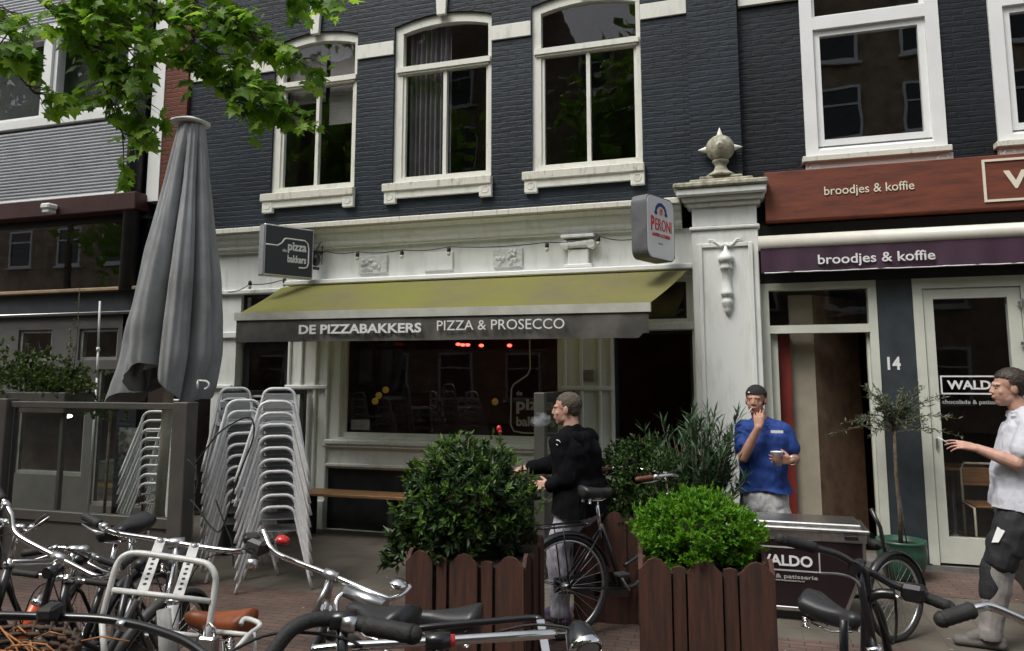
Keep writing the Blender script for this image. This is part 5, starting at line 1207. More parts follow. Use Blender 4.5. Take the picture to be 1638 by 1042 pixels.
def fender(root, x, r, a0, a1, m, z=None):
    z = r if z is None else z; mb = MB(); R = r + .018; N = 22; vs = []; fs = []
    for i in range(N + 1):
        a = radians(a0 + (a1 - a0) * i / N)
        for j, (dy, dr) in enumerate(((-.028, -.014), (-.018, 0), (0, .004), (.018, 0), (.028, -.014))): vs.append((x + (R + dr) * cos(a), dy, z + (R + dr) * sin(a)))
    for i in range(N):
        for j in range(4): fs.append((i * 5 + j, i * 5 + j + 1, (i + 1) * 5 + j + 1, (i + 1) * 5 + j))
    mb.add(vs, fs, True)
    for s in (-1, 1): mb.tube([(x, s * .05, z), (x + R * cos(radians(a1 * .8 + a0 * .2)), s * .02, z + R * sin(radians(a1 * .8 + a0 * .2)))], .003, 5)
    return mb.build('mudguard', m, root)
def saddle(root, x, z, m, L=.26, wd=.17, name='saddle', tilt=0.):
    mb = MB(); N = 14; vs = []; fs = []; S = 16
    for i in range(N + 1):
        t = i / N; hw = .022 + (wd / 2 - .022) * (max(0, (t - .30)) / .70) ** .75 if t > .3 else .022 + .003 * (1 - t); hw *= (1 if t < .9 else math.sqrt(max(.05, 1 - ((t - .9) / .1) ** 2 * .75)))
        hz = .022 + .014 * t; zc = z - .012 * sin(pi * t) + (.016 * t) + tilt * t; sc = 1 if t > .06 else .55 + 7.5 * t
        for k in range(S):
            a = 2 * pi * k / S; yy = cos(a) * hw * sc; zz = sin(a) * hz * sc * (1 if sin(a) > 0 else 1.6); vs.append((x + .13 * (L / .26) - L * t, yy, zc + zz))
    for i in range(N):
        for k in range(S): fs.append((i * S + k, i * S + (k + 1) % S, (i + 1) * S + (k + 1) % S, (i + 1) * S + k))
    mb.add(vs, fs, True); o = len(mb.v) - len(vs); mb.f += [tuple(range(S - 1, -1, -1)), tuple(N * S + k for k in range(S))]; mb.sm += [True, True]
    sd_ = mb.build(name, m, root)
    sp_ = MB()
    for s in (-1, 1):
        sp_.tube([(x + .10, s * .015, z - .04), (x + .02, s * .03, z - .06), (x - .07, s * .035, z - .055)], .004, 6)
        sp_.tube([(x - .085 + .012 * cos(t * 1.9), s * .045 + .012 * sin(t * 1.9), z - .075 + t * .0016) for t in range(0, 24)], .0035, 5)
    sp_.build('saddle_springs', CHROME, sd_); return sd_
def grip(root, p, q, m, r=.017, name='grip'):
    p = V(p); q = V(q); mb = MB(); n = 9; d = (q - p)
    mb.tube([p + d * (i / n) for i in range(n + 1)], [r * (.86 if i == 0 else (1.08 if i in (1, n) else (1.0 if i % 2 else .95))) for i in range(n + 1)], 12); mb.ell(q, (r, r, r), None, 12, 8); return mb.build(name, m, root)
def bike(lab, bar, toward, fm, c_idx=None, bx=.30, cat='bicycle', wheel_r=.345, head_m=None, barm=CHROME, barr=.0115, gripm=BLACKRUB, grips=(True, True), gripL=.12, gripr=.017, sadm=BLACKLEA, sadz=.93, sadx=0., bell=None, rear=None, front=None, guard=None, stemlen=.0, level=False, bars=True, levers=(True, True), lamp=True, stem_m=CHROME, chain=True, step=True, sad=True, hdg=None):
    """bar: handlebar line as world points, left to right in the photo. The frame hangs from it."""
    bar = [V(p) for p in bar]; n = len(bar); c = bar[c_idx if c_idx is not None else n // 2]
    e0 = bar[(c_idx if c_idx is not None else n // 2) - 1]; e1 = bar[(c_idx if c_idx is not None else n // 2) + 1]
    a = (e1 - e0).normalized()
    if level: a.z = 0; a.normalize()
    h = a.cross(UPV).normalized() if toward else UPV.cross(a).normalized()
    if hdg: h = V(hdg).normalized(); a = UPV.cross(h)
    b = (-a) if h.cross(a).z < 0 else a                # bike's left: h x b = up
    u = h.cross(b).normalized()
    Hh = c.z / u.z; root_p = c - h * bx - u * Hh
    R_ = Matrix(((h.x, b.x, u.x, root_p.x), (h.y, b.y, u.y, root_p.y), (h.z, b.z, u.z, root_p.z), (0, 0, 0, 1)))
    root = empty('bicycle', (0, 0, 0), lab, cat, 'bicycles parked on the pavement'); root.matrix_world = R_
    I = R_.inverted(); L = [I @ p for p in bar]; cl = I @ c
    r = wheel_r; hx = bx; ht = V((hx + .035, 0, min(.90, Hh - .12))); hb_ = V((hx + .10, 0, .66)); fx = hx + .26; rx = fx - 1.10; bb = V((rx + .46, 0, .29)); st = V((bb.x - .17, 0, .74))
    sx = st.x - .05 + sadx
    fr = MB()
    fr.tube([ht, hb_], .019, 12)
    if step: fr.tube(curve([ht.lerp(hb_, .75), V((hx - .08, 0, .44)), V((bb.x + .12, 0, .30)), bb]), .017, 10).tube(curve([ht.lerp(hb_, .25), V((hx - .10, 0, .58)), V((bb.x + .02, 0, .43))]), .013, 10)
    else: fr.tube([ht.lerp(hb_, .8), bb], .017, 10).tube([ht.lerp(hb_, .15), st - V((0, 0, .04))], .014, 10)
    fr.tube([bb, st], .0175, 10)
    for s in (-1, 1):
        fr.tube([bb + V((0, s * .03, 0)), V((rx, s * .055, r))], .009, 8).tube([st + V((0, s * .015, -.04)), V((rx, s * .055, r))], .008, 8)
        fr.tube([hb_ + V((.01, s * .0, 0)), hb_ + V((.018, s * .045, -.05)), V((fx - .04, s * .05, r + .12)), V((fx, s * .05, r))], .010, 8)
    fr.build('frame', fm, root)
    if head_m: MB().tube([ht.lerp(hb_, -.02), ht.lerp(hb_, .9)], .024, 14).build('head_tube', head_m, root)
    MB().lathe([(.024, -.012), (.026, 0), (.024, .012)], ht, (ht - hb_), 14).build('headset', CHROME, root)
    MB().tube([ht - (ht - hb_) * .1, V((cl.x * .6 + ht.x * .4, 0, (cl.z + ht.z) / 2 + .02)), V((cl.x, 0, cl.z))], [.0125, .0125, .014], 12).lathe([(.02, -.03), (.021, 0), (.02, .03)], cl, (0, 1, 0), 14).build('stem', stem_m, root)
    wheel(root, fx, r); wheel(root, rx, r)
    gm = guard or fm
    fender(root, fx, r, 20, 165, gm); fender(root, rx, r, 15, 200, gm)
    if sad:
        MB().tube([st - V((0, 0, .1)), V((sx, 0, sadz - .06))], .0125, 10).build('seat_post', CHROME, root); saddle(root, sx, sadz, sadm)
    if chain: MB().slab([(rx - .05, .045, r + .05), (rx - .05, .045, r - .05), (bb.x + .08, .045, bb.z - .09), (bb.x + .11, .045, bb.z), (bb.x + .08, .045, bb.z + .09)], (0, .03, 0)).build('chain_case', BLACKMET, root)
    ck = MB().tube([bb + V((0, .09, 0)), bb + V((.10, .10, -.13))], .009, 8).tube([bb + V((0, -.09, 0)), bb + V((-.10, -.10, .13))], .009, 8); ck.build('crank', METAL, root)
    for s in (1, -1): q = bb + V((.10 * s, .15 * s, -.13 * s)); MB().bbox(q.x - .045, q.x + .045, q.y - .04, q.y + .04, q.z - .012, q.z + .012).build('pedal', BLACKRUB, root)
    if bars:
        hb2 = MB().tube(curve(L, 6), barr, 12).build('handlebar', barm, root)
        for (on, p, q, lv) in ((grips[0], L[1], L[0], levers[0]), (grips[1], L[-2], L[-1], levers[1])):
            d = (q - p).normalized()
            if on: grip(hb2, q - d * .01, q + d * gripL, gripm, gripr)
            if lv:
                m0 = q - d * .04; MB().tube([m0, m0 + V((.035, 0, -.02)), m0 + d * .07 + V((.04, 0, -.03)), m0 + d * .14 + V((.03, 0, -.03))], [.008, .006, .005, .004], 8).lathe([(.017, -.014), (.017, .014)], m0, d, 12).build('brake_lever', METAL, hb2)
                MB().tube(curve([m0 + V((.02, 0, -.01)), m0 + V((.10, 0, .03)) - d * .08, cl + V((.12, (m0.y - cl.y) * .3, -.06)), V((ht.x + .05, 0, ht.z - .08))], 6), .0028, 5).build('brake_cable', BLACKRUB, hb2)
        if bell is not None:
            bp, bm_ = bell; q = I @ V(bp); MB().lathe([(.027, 0), (.028, .005), (.025, .013), (.016, .019), (.001, .022)], q, (0, 0, 1), 18).lathe([(.022, -.006), (.026, 0)], q, (0, 0, 1), 18).build('bell', bm_, hb2)
    if lamp:
        q = V((hx + .15, 0, .78)); MB().lathe([(.012, -.05), (.036, -.01), (.040, .03), (.038, .035)], q, (1, 0, 0), 16).tube([q - V((.02, 0, 0)), ht.lerp(hb_, .4)], .006).build('headlight', BLACKMET, root)
    if rear:
        rk = MB(); z = r * 2 + .06; x0, x1 = rx - .22, rx + .16
        for s in (-1, 1): rk.tube([(x1, s * .055, z), (x0 + .03, s * .065, z), (x0, s * .04, z)], .006, 8).tube([(rx, s * .06, r), (rx - .05, s * .065, z)], .005, 6)
        for s in (-.5, .5): rk.tube([(x1, s * .055, z), (x0, s * .055, z)], .004, 6)
        rk.tube([(x0, -.04, z), (x0, .04, z)], .006).tube([(x1, -.055, z), (x1, .055, z)], .006); rk.build('rear_rack', rear, root)
        MB().bbox(x0 - .03, x0 - .01, -.035, .035, z - .06, z - .02, .008).build('rear_light', REDPL, root)
    return root, I, dict(ht=ht, fx=fx, rx=rx, bb=bb, sx=sx, cl=cl, R=R_, hx=hx)
def bp3(pts): return [dp(*p) for p in pts]

# chrome-handlebar bike with orange head tube, far left
b1, I1, g1 = bike('chrome handlebar bicycle with an orange head tube, leftmost of the bicycle row',
    bp3([(4, 798, 3.20), (17, 822, 3.16), (21, 845, 3.13), (36, 862, 3.10), (95, 893, 3.05), (148, 920, 2.98), (166, 923, 3.0), (180, 917, 3.05), (194, 906, 3.12)]), True, DARKGREY, 4, head_m=ORANGE, grips=(True, True), rear=None, stem_m=METAL)
MB().tube([I1 @ dp(93, 893, 3.05), I1 @ dp(84, 902, 3.0), I1 @ dp(18, 904, 2.9), I1 @ dp(20, 898, 2.9), I1 @ dp(80, 896, 3.0)], .005, 6).build('basket_hook', METAL, b1)
# dark bike behind it with bell and black grips
b2, I2, g2 = bike('dark bicycle behind the leftmost ones, its chrome bar carrying a ridged silver bell',
    bp3([(2, 832, 3.55), (30, 845, 3.5), (45, 850, 3.5), (62, 836, 3.5)]), True, BLACKMET, 1, level=True, rear=None, grips=(False, True), gripL=.04)
b2b, I2b, g2b = bike('black bicycle with dark grips and silver bell, second from the left in the row',
    bp3([(75, 880, 3.35), (95, 877, 3.35), (118, 880, 3.35), (140, 888, 3.35), (162, 895, 3.35)]), True, BLACKMET, 2, level=True, rear=BLACKMET, bell=(dp(133, 880, 3.33), METAL), gripL=.10, sadx=.05, sadz=.99)
# dark saddles and rear racks of the back row
b3, I3, g3 = bike('black bicycle of the back row whose saddle shows left of the white front carrier',
    bp3([(60, 920, 3.9), (100, 925, 3.9), (140, 930, 3.9)]), False, BLACKMET, 1, level=True, rear=BLACKMET, gripm=BLACKRUB, sadz=.66)
# white transport bike with front carrier
b4, I4, g4 = bike('white transport bicycle with a large white front carrier and chrome handlebar',
    bp3([(158, 838, 3.05), (185, 853, 3.0), (248, 863, 2.95), (282, 869, 2.93), (318, 875, 2.91), (372, 882, 2.90), (396, 880, 2.93), (412, 872, 3.02)]), True, WHITEMET, 3, head_m=WHITEMET, gripm=BLACKRUB, gripL=.09, stem_m=METAL, guard=WHITEMET, lamp=False, rear=None, sad=True, hdg=(CAM - dp(270, 869, 2.93)).xy.to_3d())
fc = MB()
F = lambda x, y, d: I4 @ dp(x, y, d)
rack = [F(163, 990, 2.56), F(180, 925, 2.60), F(188, 902, 2.62), F(198, 890, 2.63), F(216, 885, 2.64), F(255, 889, 2.63), F(320, 899, 2.61), F(336, 906, 2.60), F(344, 920, 2.59), F(344, 940, 2.58), F(330, 1030, 2.52), F(322, 1060, 2.50)]
fc.tube(curve(rack, 4), .0105, 12); fc.tube([F(181, 944, 2.58), F(337, 962, 2.56)], .0095, 10); fc.tube([F(252, 1010, 2.55), F(318, 1018, 2.53)], .008, 10).tube([F(163, 990, 2.56), F(168, 1060, 2.5)], .0105)
fcb = fc.build('front_carrier', WHITEMET, b4)
for (x0, y0, x1, y1) in ((258, 864, 227, 948), (312, 872, 284, 956)):
    a_, b_ = F(x0, y0 - 2, 2.88), F(x1, y1, 2.585); s_ = (F(312, 872, 2.88) - F(258, 864, 2.88)).normalized()
    ms_ = MB().bar(a_, b_, .036, .005, (a_ - b_).cross(s_)).build('carrier_strip', WHITEMET, fcb)
    d_ = (b_ - a_); nn = s_.cross(d_).normalized(); hl = MB()
    if (I4.inverted().to_3x3() @ nn).y > 0: nn = -nn
    for k in range(6): hl.lathe([(.0065, 0), (.0065, .0008)], a_ + d_ * (.42 + .09 * k) + nn * .003, nn, 10)
    hl.build('bolt_hole', BLACKRUB, ms_); MB().lathe([(.011, 0), (.011, .008), (.004, .010)], a_ + d_ * .06 + nn * .003, nn, 12).build('bolt', METAL, ms_)
MB().tube([F(268, 1075, 2.62), F(262, 975, 2.66)], .024, 14).build('white_steering_tube', WHITEMET, b4)
MB().tube(curve([F(278, 905, 2.8), F(272, 935, 2.72), F(264, 965, 2.68)], 5), .007, 8).build('chrome_cable', CHROME, b4)
MB().lathe([(.02, 0), (.024, .02), (.024, .035), (.01, .045)], F(404, 893, 2.9), I4.to_3x3() @ V((0, 0, -1)), 16).build('bell', METAL, b4)
MB().bbox(-.035, .035, -.03, .03, -.02, .02, .01).build('gear_shifter', BLACKMET, b4, None, F(402, 862, 2.95))
# brown saddle bike with white rear rack, lying left-right under the white carrier
b5, I5, g5 = bike('white bicycle with a brown leather saddle and white rear rack',
    [dp(85, 914, 2.7) + V((0, .1, 0)), dp(85, 914, 2.7), dp(85, 914, 2.7) - V((0, .1, 0))], False, WHITEMET, 1, level=True, hdg=(-1, -.05, 0), bars=False, sad=False, rear=None, lamp=False, chain=False, stem_m=BLACKMET)
def local_saddle(root, I, p, hd, m, L=.26, wd=.17):
    """saddle of the bike, nose towards hd, at world p"""
    hd = V(hd).normalized(); l_ = UPV.cross(hd); u_ = hd.cross(l_); M_ = I @ Matrix(((hd.x, l_.x, u_.x, p.x), (hd.y, l_.y, u_.y, p.y), (hd.z, l_.z, u_.z, p.z), (0, 0, 0, 1)))
    s_ = saddle(root, 0, 0, m, L, wd); s_.matrix_local = M_; return s_
ps = dp(350, 991, 2.72); local_saddle(b5, I5, ps, (-1, -.05, .03), LEATHER, .27, .16)
MB().tube([I5 @ (ps + V((.03, 0, -.05))), I5 @ (ps + V((.06, .02, -.40)))], .0125).build('seat_post', CHROME, b5)
rr = MB(); G_ = lambda x, y, d: I5 @ dp(x, y, d)
rr.tube(curve([G_(385, 1000, 2.62), G_(392, 990, 2.64), G_(412, 996, 2.62), G_(415, 1003, 2.60), G_(398, 1016, 2.50), G_(378, 1040, 2.40), G_(368, 1060, 2.35)], 4), .009, 10).tube([G_(343, 1010, 2.6), G_(400, 1016, 2.5)], .008).tube([G_(406, 1012, 2.52), G_(410, 1060, 2.5)], .006); rr.build('rear_rack', WHITEMET, b5)
MB().bbox(-.03, .03, -.02, .02, -.035, .035, .006).tube([(-.02, 0, .03), (-.02, 0, .06), (0, 0, .075), (.02, 0, .06), (.02, 0, .03)], .005).build('padlock', METAL, b5, None, G_(334, 1035, 2.5))
# chrome handlebar bike with red bell in the middle
b6, I6, g6 = bike('bicycle with long chrome handlebar, a red bell at its left and silver bell at right',
    bp3([(421, 849, 2.98), (426, 862, 2.95), (433, 877, 2.92), (452, 891, 2.90), (530, 921, 2.85), (606, 953, 2.78), (626, 957, 2.78), (642, 951, 2.80), (656, 938, 2.84)]), False, DARKGREY, 4, gripm=BLACKRUB, grips=(False, False), sad=False, bell=(dp(452, 866, 2.86), REDPL), stem_m=METAL, levers=(False, False), rear=None)
bm_ = MB().lathe([(.035, 0), (.036, .010), (.024, .022), (.001, .027)], I6 @ dp(637, 938, 2.8), (0, 0, 1), 18).build('chrome_bell', CHROME, b6)
MB().tube([I6 @ dp(528, 928, 2.84), I6 @ dp(500, 985, 2.78)], .009).tube([I6 @ dp(524, 928, 2.88), I6 @ dp(505, 990, 2.85)], .007).build('bar_strut', METAL, b6)
MB().tube([I6 @ dp(553, 945, 2.8), I6 @ dp(615, 972, 2.72)], [.024, .028]).build('stem_head', METAL, b6)
MB().tube(curve([I6 @ dp(556, 945, 2.8), I6 @ dp(538, 962, 2.76), I6 @ dp(541, 1010, 2.70), I6 @ dp(541, 1050, 2.66)], 4), .0095).build('brake_arm', CHROME, b6)
MB().bbox(-.05, .05, -.04, .04, -.03, .03, .012).build('bell_shifter_block', DARKGREY, b6, None, I6 @ dp(415, 872, 2.95))
# black bicycle nearest the camera, thick black bar and grip
b7, I7, g7 = bike('black bicycle nearest the camera with a thick curved black bar and silver collar',
    bp3([(420, 1075, 1.58), (438, 1042, 1.60), (468, 1006, 1.63), (505, 991, 1.66), (548, 992, 1.68), (560, 995, 1.68), (590, 1001, 1.67)]), True, BLACKMET, 4, barm=BLACKRUB, barr=.0165, gripm=BLACKRUB, grips=(False, True), gripL=.105, gripr=.021, level=True, lamp=False, levers=(False, False), stem_m=BLACKMET, rear=None, sad=False)
MB().tube([I7 @ dp(548, 996, 1.675), I7 @ dp(570, 1000, 1.675)], .0195, 16).build('silver_collar', METAL, b7)
local_saddle(b6, I6, dp(605, 984, 2.3), (-1, .35, 0), BLACKLEA, .26, .17)
MB().tube(curve([I7 @ dp(360, 1048, 1.6), I7 @ dp(420, 1018, 1.62), I7 @ dp(480, 1012, 1.65), I7 @ dp(545, 1020, 1.66), I7 @ dp(580, 1035, 1.66)], 5), .0035, 6).build('brake_cable', BLACKRUB, b7)
# chrome bar bike with red tape and black rack
b8, I8, g8 = bike('bicycle with a straight chrome bar wrapped in red tape before the left planter',
    bp3([(500, 1040, 1.78), (560, 1034, 1.78), (700, 1026, 1.80), (820, 1018, 1.84), (888, 1014, 1.88)]), True, BLACKMET, 2, level=True, grips=(False, False), levers=(False, False), lamp=False, rear=None, stem_m=BLACKMET, sad=False)
MB().tube([I8 @ dp(712, 1026, 1.80), I8 @ dp(727, 1025, 1.805)], .015, 14).build('red_tape', REDPL, b8)
rk = MB().tube(curve([I8 @ dp(640, 1022, 2.0), I8 @ dp(660, 1008, 2.05), I8 @ dp(700, 1002, 2.06), I8 @ dp(800, 993, 2.10), I8 @ dp(856, 989, 2.12), I8 @ dp(866, 996, 2.10), I8 @ dp(868, 1012, 2.08)], 4), .009, 10).build('front_rack', BLACKMET, b8)
MB().bar(I8 @ dp(864, 992, 2.08), I8 @ dp(876, 1060, 2.0), .022, .006).build('rack_corner', METAL, rk)
local_saddle(b8, I8, dp(712, 988, 2.55), (-1, -.15, 0), BLACKLEA, .25, .16)
hl_ = MB().lathe([(.012, -.06), (.034, -.035), (.043, .0), (.043, .022), (.040, .028)], (0, 0, 0), (0, 0, 1), 22).build('headlight', BLACKMET, b8)
hl_.matrix_local = I8 @ (Matrix.Translation(dp(932, 1028, 1.9)) @ V((.45, -.55, -.5)).to_track_quat('Z', 'Y').to_matrix().to_4x4())
MB().lathe([(.0445, .012), (.045, .024), (.040, .030)], (0, 0, 0), (0, 0, 1), 24, False).build('chrome_ring', CHROME, hl_); MB().ell((0, 0, .022), (.039, .039, .012), None, 20, 8).build('lens', mat('lamp lens', (.35, .36, .36), .08, .3), hl_)
MB().tube(curve([I8 @ dp(800, 1010, 2.0), I8 @ dp(850, 1000, 1.95), I8 @ dp(900, 1003, 1.92), I8 @ dp(925, 1012, 1.9)], 5), .0035, 6).build('brake_cable', BLACKRUB, b8)
# basket bike bottom left
b9, I9, g9 = bike('black bicycle with a wicker basket at the bottom left corner',
    bp3([(-60, 985, 2.0), (0, 985, 2.02), (80, 987, 2.04), (160, 990, 2.04), (210, 998, 2.02), (255, 1010, 1.98), (300, 1028, 1.92), (345, 1060, 1.85)]), True, BLACKMET, 2, level=True, barm=BLACKMET, barr=.0115, grips=(False, False), levers=(False, False), lamp=False, rear=None, stem_m=BLACKMET, sad=False)
MB().bbox(-.034, .034, -.022, .022, -.016, .020, .008).build('bar_clamp', BLACKRUB, b9, None, I9 @ dp(80, 980, 2.02))
MB().lathe([(.015, -.012), (.015, .012)], I9 @ dp(196, 1000, 2.02), I9.to_3x3() @ V((1, 0, -.2)), 12).build('clamp_ring', METAL, b9)
bq = MB(); WICK = mat('wicker', (.07, .035, .016), .7, col2=(.025, .014, .008), scale=12, bump=.5)
c9 = dp(-15, 1082, 1.75)
for lvl in range(16):
    z = c9.z - .18 + lvl * .016; rr_ = .11 + .003 * lvl
    pts = []
    for k in range(48):
        a = 2 * pi * k / 48; q = rr_ + .006 * (1 if (k + lvl) % 2 else -1); pts.append(I9 @ V((c9.x + q * 1.25 * cos(a), c9.y + q * sin(a), z)))
    bq.tube(pts, .007, 5, True)
for k in range(24): a = 2 * pi * k / 24; bq.tube([I9 @ V((c9.x + .11 * 1.25 * cos(a), c9.y + .11 * sin(a), c9.z - .19)), I9 @ V((c9.x + .158 * 1.25 * cos(a), c9.y + .158 * sin(a), c9.z + .075))], .005, 5)
bk_ = bq.build('wicker_basket', WICK, b9)
stt = MB()
for k in range(46):
    a0 = V((random.uniform(-.12, .15), random.uniform(-.11, .11), random.uniform(.0, .09))); d_ = V((random.uniform(.3, 1), random.uniform(-.5, .5), random.uniform(-.5, .15))).normalized() * random.uniform(.08, .2)
    stt.tube([I9 @ (c9 + a0), I9 @ (c9 + a0 + d_ * .5 + V((0, 0, .012))), I9 @ (c9 + a0 + d_)], .0022, 4)
stt.build('straw', mat('orange straw', (.42, .17, .05), .7, var=.3), b9)
# black bicycle between the planters
gp6 = gr(905, 1024); hd6 = V((cos(radians(43)), sin(radians(43)), 0)); l6 = UPV.cross(hd6)
rx6 = .30 + .26 - 1.10; base6 = gp6 - hd6 * rx6; C6 = base6 + hd6 * .30 + UPV * 1.05
b10, I10, g10 = bike('black bicycle parked between the planters with brown grips and black saddle',
    [C6 + l6 * .26 - hd6 * .30 + UPV * .02, C6 + l6 * .27 - hd6 * .16 + UPV * .03, C6 + l6 * .22 - hd6 * .04 + UPV * .01, C6 + l6 * .08, C6, C6 - l6 * .08, C6 - l6 * .22 - hd6 * .04 + UPV * .01, C6 - l6 * .27 - hd6 * .16 + UPV * .03, C6 - l6 * .26 - hd6 * .30 + UPV * .02], False, BLACKMET, 4, bx=.30, gripm=mat('brown grip', (.16, .05, .03), .6), gripL=.11, rear=BLACKMET, sadz=.96, sadx=.02, wheel_r=.345)
# folding style black bike at the right
b11, I11, g11 = bike('black bicycle with angled thick grips in front of the cargo box, right side',
    bp3([(1300, 876, 2.38), (1330, 884, 2.40), (1345, 890, 2.41), (1372, 906, 2.42), (1400, 920, 2.42), (1425, 934, 2.40), (1448, 943, 2.38)]), True, BLACKMET, 3, barm=BLACKMET, barr=.012, gripr=.018, gripL=.125, level=True, stem_m=BLACKMET, sad=False, lamp=False, rear=None, levers=(False, False), wheel_r=.30, hdg=(.9, -.45, 0))
local_saddle(b11, I11, dp(1332, 978, 2.70), (.65, -.75, 0), BLACKLEA, .23, .155)
MB().tube([I11 @ dp(1350, 990, 2.5), I11 @ dp(1350, 1100, 2.5)], .015).build('seat_post', BLACKMET, b11)
MB().tube(curve([I11 @ dp(1372, 906, 2.42), I11 @ dp(1385, 935, 2.42), I11 @ dp(1385, 1100, 2.42)], 4), [.017] * 9, 12).tube(curve([I11 @ dp(1385, 960, 2.42), I11 @ dp(1405, 950, 2.40), I11 @ dp(1432, 952, 2.38)], 4), .016).build('steering_post', BLACKMET, b11)
MB().bbox(-.036, .036, -.026, .026, -.028, .026, .012).build('headlight', BLACKMET, b11, None, I11 @ dp(1462, 948, 2.36))
MB().tube(curve([I11 @ dp(1310, 917, 2.4), I11 @ dp(1345, 919, 2.4), I11 @ dp(1368, 928, 2.4), I11 @ dp(1383, 950, 2.4)], 5), .004, 6).build('brake_cable', METAL, b11)
MB().tube(curve([I11 @ dp(1398, 960, 2.4), I11 @ dp(1412, 1000, 2.4), I11 @ dp(1428, 1030, 2.4), I11 @ dp(1434, 1000, 2.4), I11 @ dp(1432, 955, 2.4)], 5), .0045, 6).build('brake_hose', BLACKRUB, b11)
MB().tube(curve([I11 @ dp(1396, 962, 2.45), I11 @ dp(1410, 990, 2.45), I11 @ dp(1424, 1060, 2.45)], 4), .014).build('frame_arm', BLACKMET, b11)
# bar at the lower right corner
b12, I12, g12 = bike('bicycle at the lower right corner with one black grip and bright chrome bar',
    bp3([(1552, 977, 1.90), (1568, 972, 1.90), (1585, 971, 1.90), (1620, 985, 1.88), (1680, 1015, 1.85), (1760, 1050, 1.80), (1850, 1075, 1.76)]), True, BLACKMET, 4, level=True, gripL=.075, gripr=.020, lamp=False, rear=None, sad=False, grips=(True, False), levers=(False, False))

# ---------- cargo tricycle box ----------
YB_ = -1.95
A_ = at(1165, 838, YB_); B_ = at(1383, 838, YB_)
tx = empty('cargo_bike', ((A_.x + B_.x) / 2, YB_ + .28, 0), 'cargo bicycle with a dark lettered transport box and silver lid', 'cargo bike')
def Q(mb, name, m, parent=None): return P(mb, name, m, tx, parent)
MAROON = mat('dark maroon panel', (.016, .0085, .011), .3, var=.1, coat=.3)
zt_ = A_.z; zb_ = at(1300, 973, YB_).z; xl_, xr_ = A_.x, B_.x; xrb = at(1350, 965, YB_).x; D = .42
Q(MB().slab([(xl_ + .03, YB_, zb_), (xrb, YB_, zb_), (xr_ - .02, YB_, zb_ + .32), (xr_ - .02, YB_, zt_ - .09), (xl_ + .03, YB_, zt_ - .09)], (0, D, 0)), 'box', MAROON)
Q(MB().bbox(xl_ + .02, xr_ + .01, YB_ - .012, YB_ + D + .01, zt_ - .089, zt_ - .02, .008), 'rim', METAL)
lid = Q(MB().bbox(xl_ + .0, xr_ + .03, YB_ - .03, YB_ + D + .02, zt_ - .019, zt_ + .006, .008).bbox(xl_ + .04, xr_ - .02, YB_ + .02, YB_ + D - .03, zt_ + .0065, zt_ + .035, .012), 'lid', METAL)
Q(MB().bbox(xr_ - .14, xr_ - .05, YB_ - .03, YB_ - .0125, zt_ - .065, zt_ - .035, .004), 'latch', BLACKMET)
Q(MB().bbox(xl_ + .03, xrb + .01, YB_ - .008, YB_ + D + .004, zb_ - .03, zb_ - .001, .004), 'base_trim', METAL)
Q(MB().bar((xr_ - .012, YB_ + D / 2, zt_ - .09), (xr_ - .012, YB_ + D / 2, zb_ + .30), .022, D + .02, (0, 1, 0)).bar((xr_ - .012, YB_ + D / 2, zb_ + .33), (xrb + .01, YB_ + D / 2, zb_ - .01), .022, D + .02, (0, 1, 0)), 'corner_trim', METAL)
tl = lambda x, y: at(x, y, YB_ - .003)
a_, b_ = tl(1180, 908), tl(1311, 878); bx_q = Q(frame_ring(MB(), a_.x, b_.x, a_.z, b_.z, YB_ - .005, YB_ - .0005, .010), 'lettering_frame', GREYLET)
o = tl(1207, 902); text('WALDO', WHITELET, bx_q, V((o.x, YB_ - .004, o.z)), (1, 0, 0), (0, 0, 1), tl(1300, 902).x - o.x, .078, .03)
o = tl(1180, 921); text('chocolade & patisserie', GREYLET, bx_q, V((o.x, YB_ - .004, o.z)), (1, 0, 0), (0, 0, 1), tl(1308, 920).x - o.x, .036, .01)
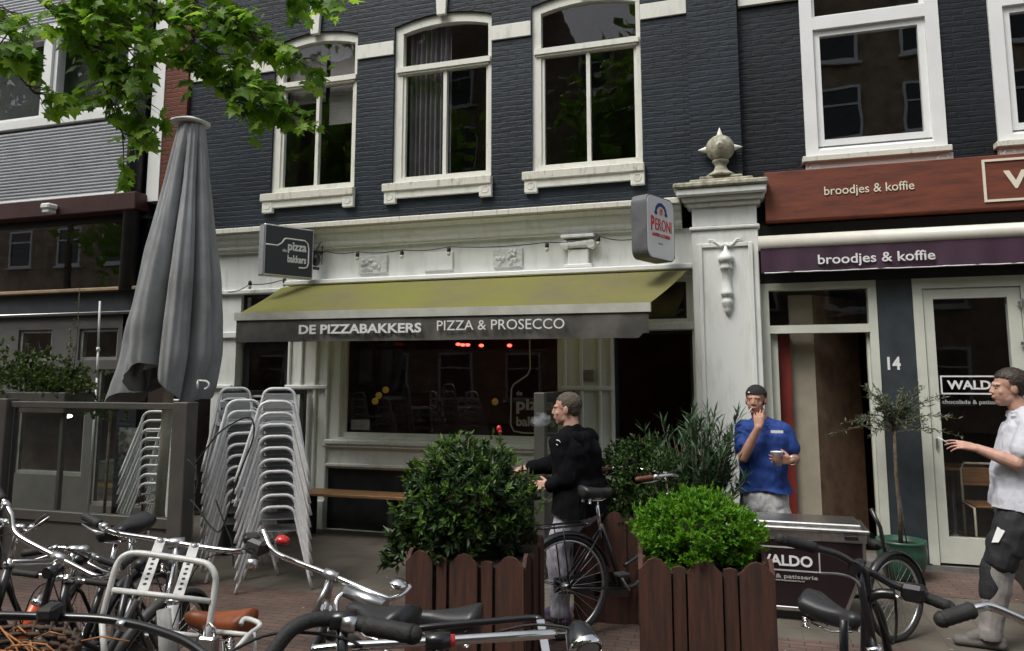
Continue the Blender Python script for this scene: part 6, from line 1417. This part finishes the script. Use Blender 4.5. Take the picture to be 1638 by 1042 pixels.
o = tl(1240, 929); text('waldopatisserie.nl', GREYLET, bx_q, V((o.x, YB_ - .004, o.z)), (1, 0, 0), (0, 0, 1), tl(1287, 928).x - o.x, .016, .01)
o = tl(1298, 956); text('EN', WHITELET, bx_q, V((o.x, YB_ - .004, o.z)), (1, 0, 0), (0, 0, 1), .04, .02, .03)
Q(MB().box(xl_ + .1, xrb - .1, YB_ + .05, YB_ + .40, zb_ - .10, zb_ - .031), 'chassis', BLACKMET)
# its wheels
wc = at(1432, 958, -2.2); ax_w = V((cos(radians(38)), sin(radians(38)), 0))
wr_ = empty('wheel_mount', (0, 0, 0))
wr_.parent = tx; wr_.matrix_local = Matrix.Translation(V((wc.x, wc.y, 0)) - tx.location) @ Matrix.Rotation(radians(44), 4, 'Z')
rw = .285
wh_ = wheel(wr_, 0, rw); fd = fender(wr_, 0, rw, -5, 175, BLACKMET)
Q(MB().tube([(xr_ - .1, YB_ + .2, zb_ + .05), (wc.x, wc.y + .06, rw)], .016).tube([(wc.x, wc.y + .05, rw), (wc.x - .05, wc.y + .12, .72), (wc.x - .10, wc.y + .14, .84)], .014), 'rear_frame', BLACKMET)
q_ = at(1402, 872, -1.70); Q(MB().cap(q_, .04, q_ + V((-.07, .02, .0)), .045).tube([q_, V((wc.x - .02, wc.y + .05, .6))], .014), 'grip_knob', BLACKRUB)
w3 = wheel(tx, 0, .25); w3.location = V((xl_ + .35 - tx.location.x, -.02, 0))
# tail light of the left bicycles

# ---------- scraps on the paving ----------
random.seed(99); lt_ = MB()
for k in range(60):
    c = V((random.uniform(-5.5, 3), random.uniform(-4.2, -.6), .006)); s_ = random.uniform(.006, .016); a = random.uniform(0, 6)
    q = [c + V((s_ * cos(a + t), s_ * .7 * sin(a + t), .002 * (i % 2))) for i, t in enumerate((0, 1.4, 2.9, 4.4))]; lt_.add(q, [(0, 1, 2, 3)])
tag(lt_.build('litter', mat('pale scraps', (.45, .42, .36), .9, col2=(.12, .10, .05), scale=3)), kind='stuff')
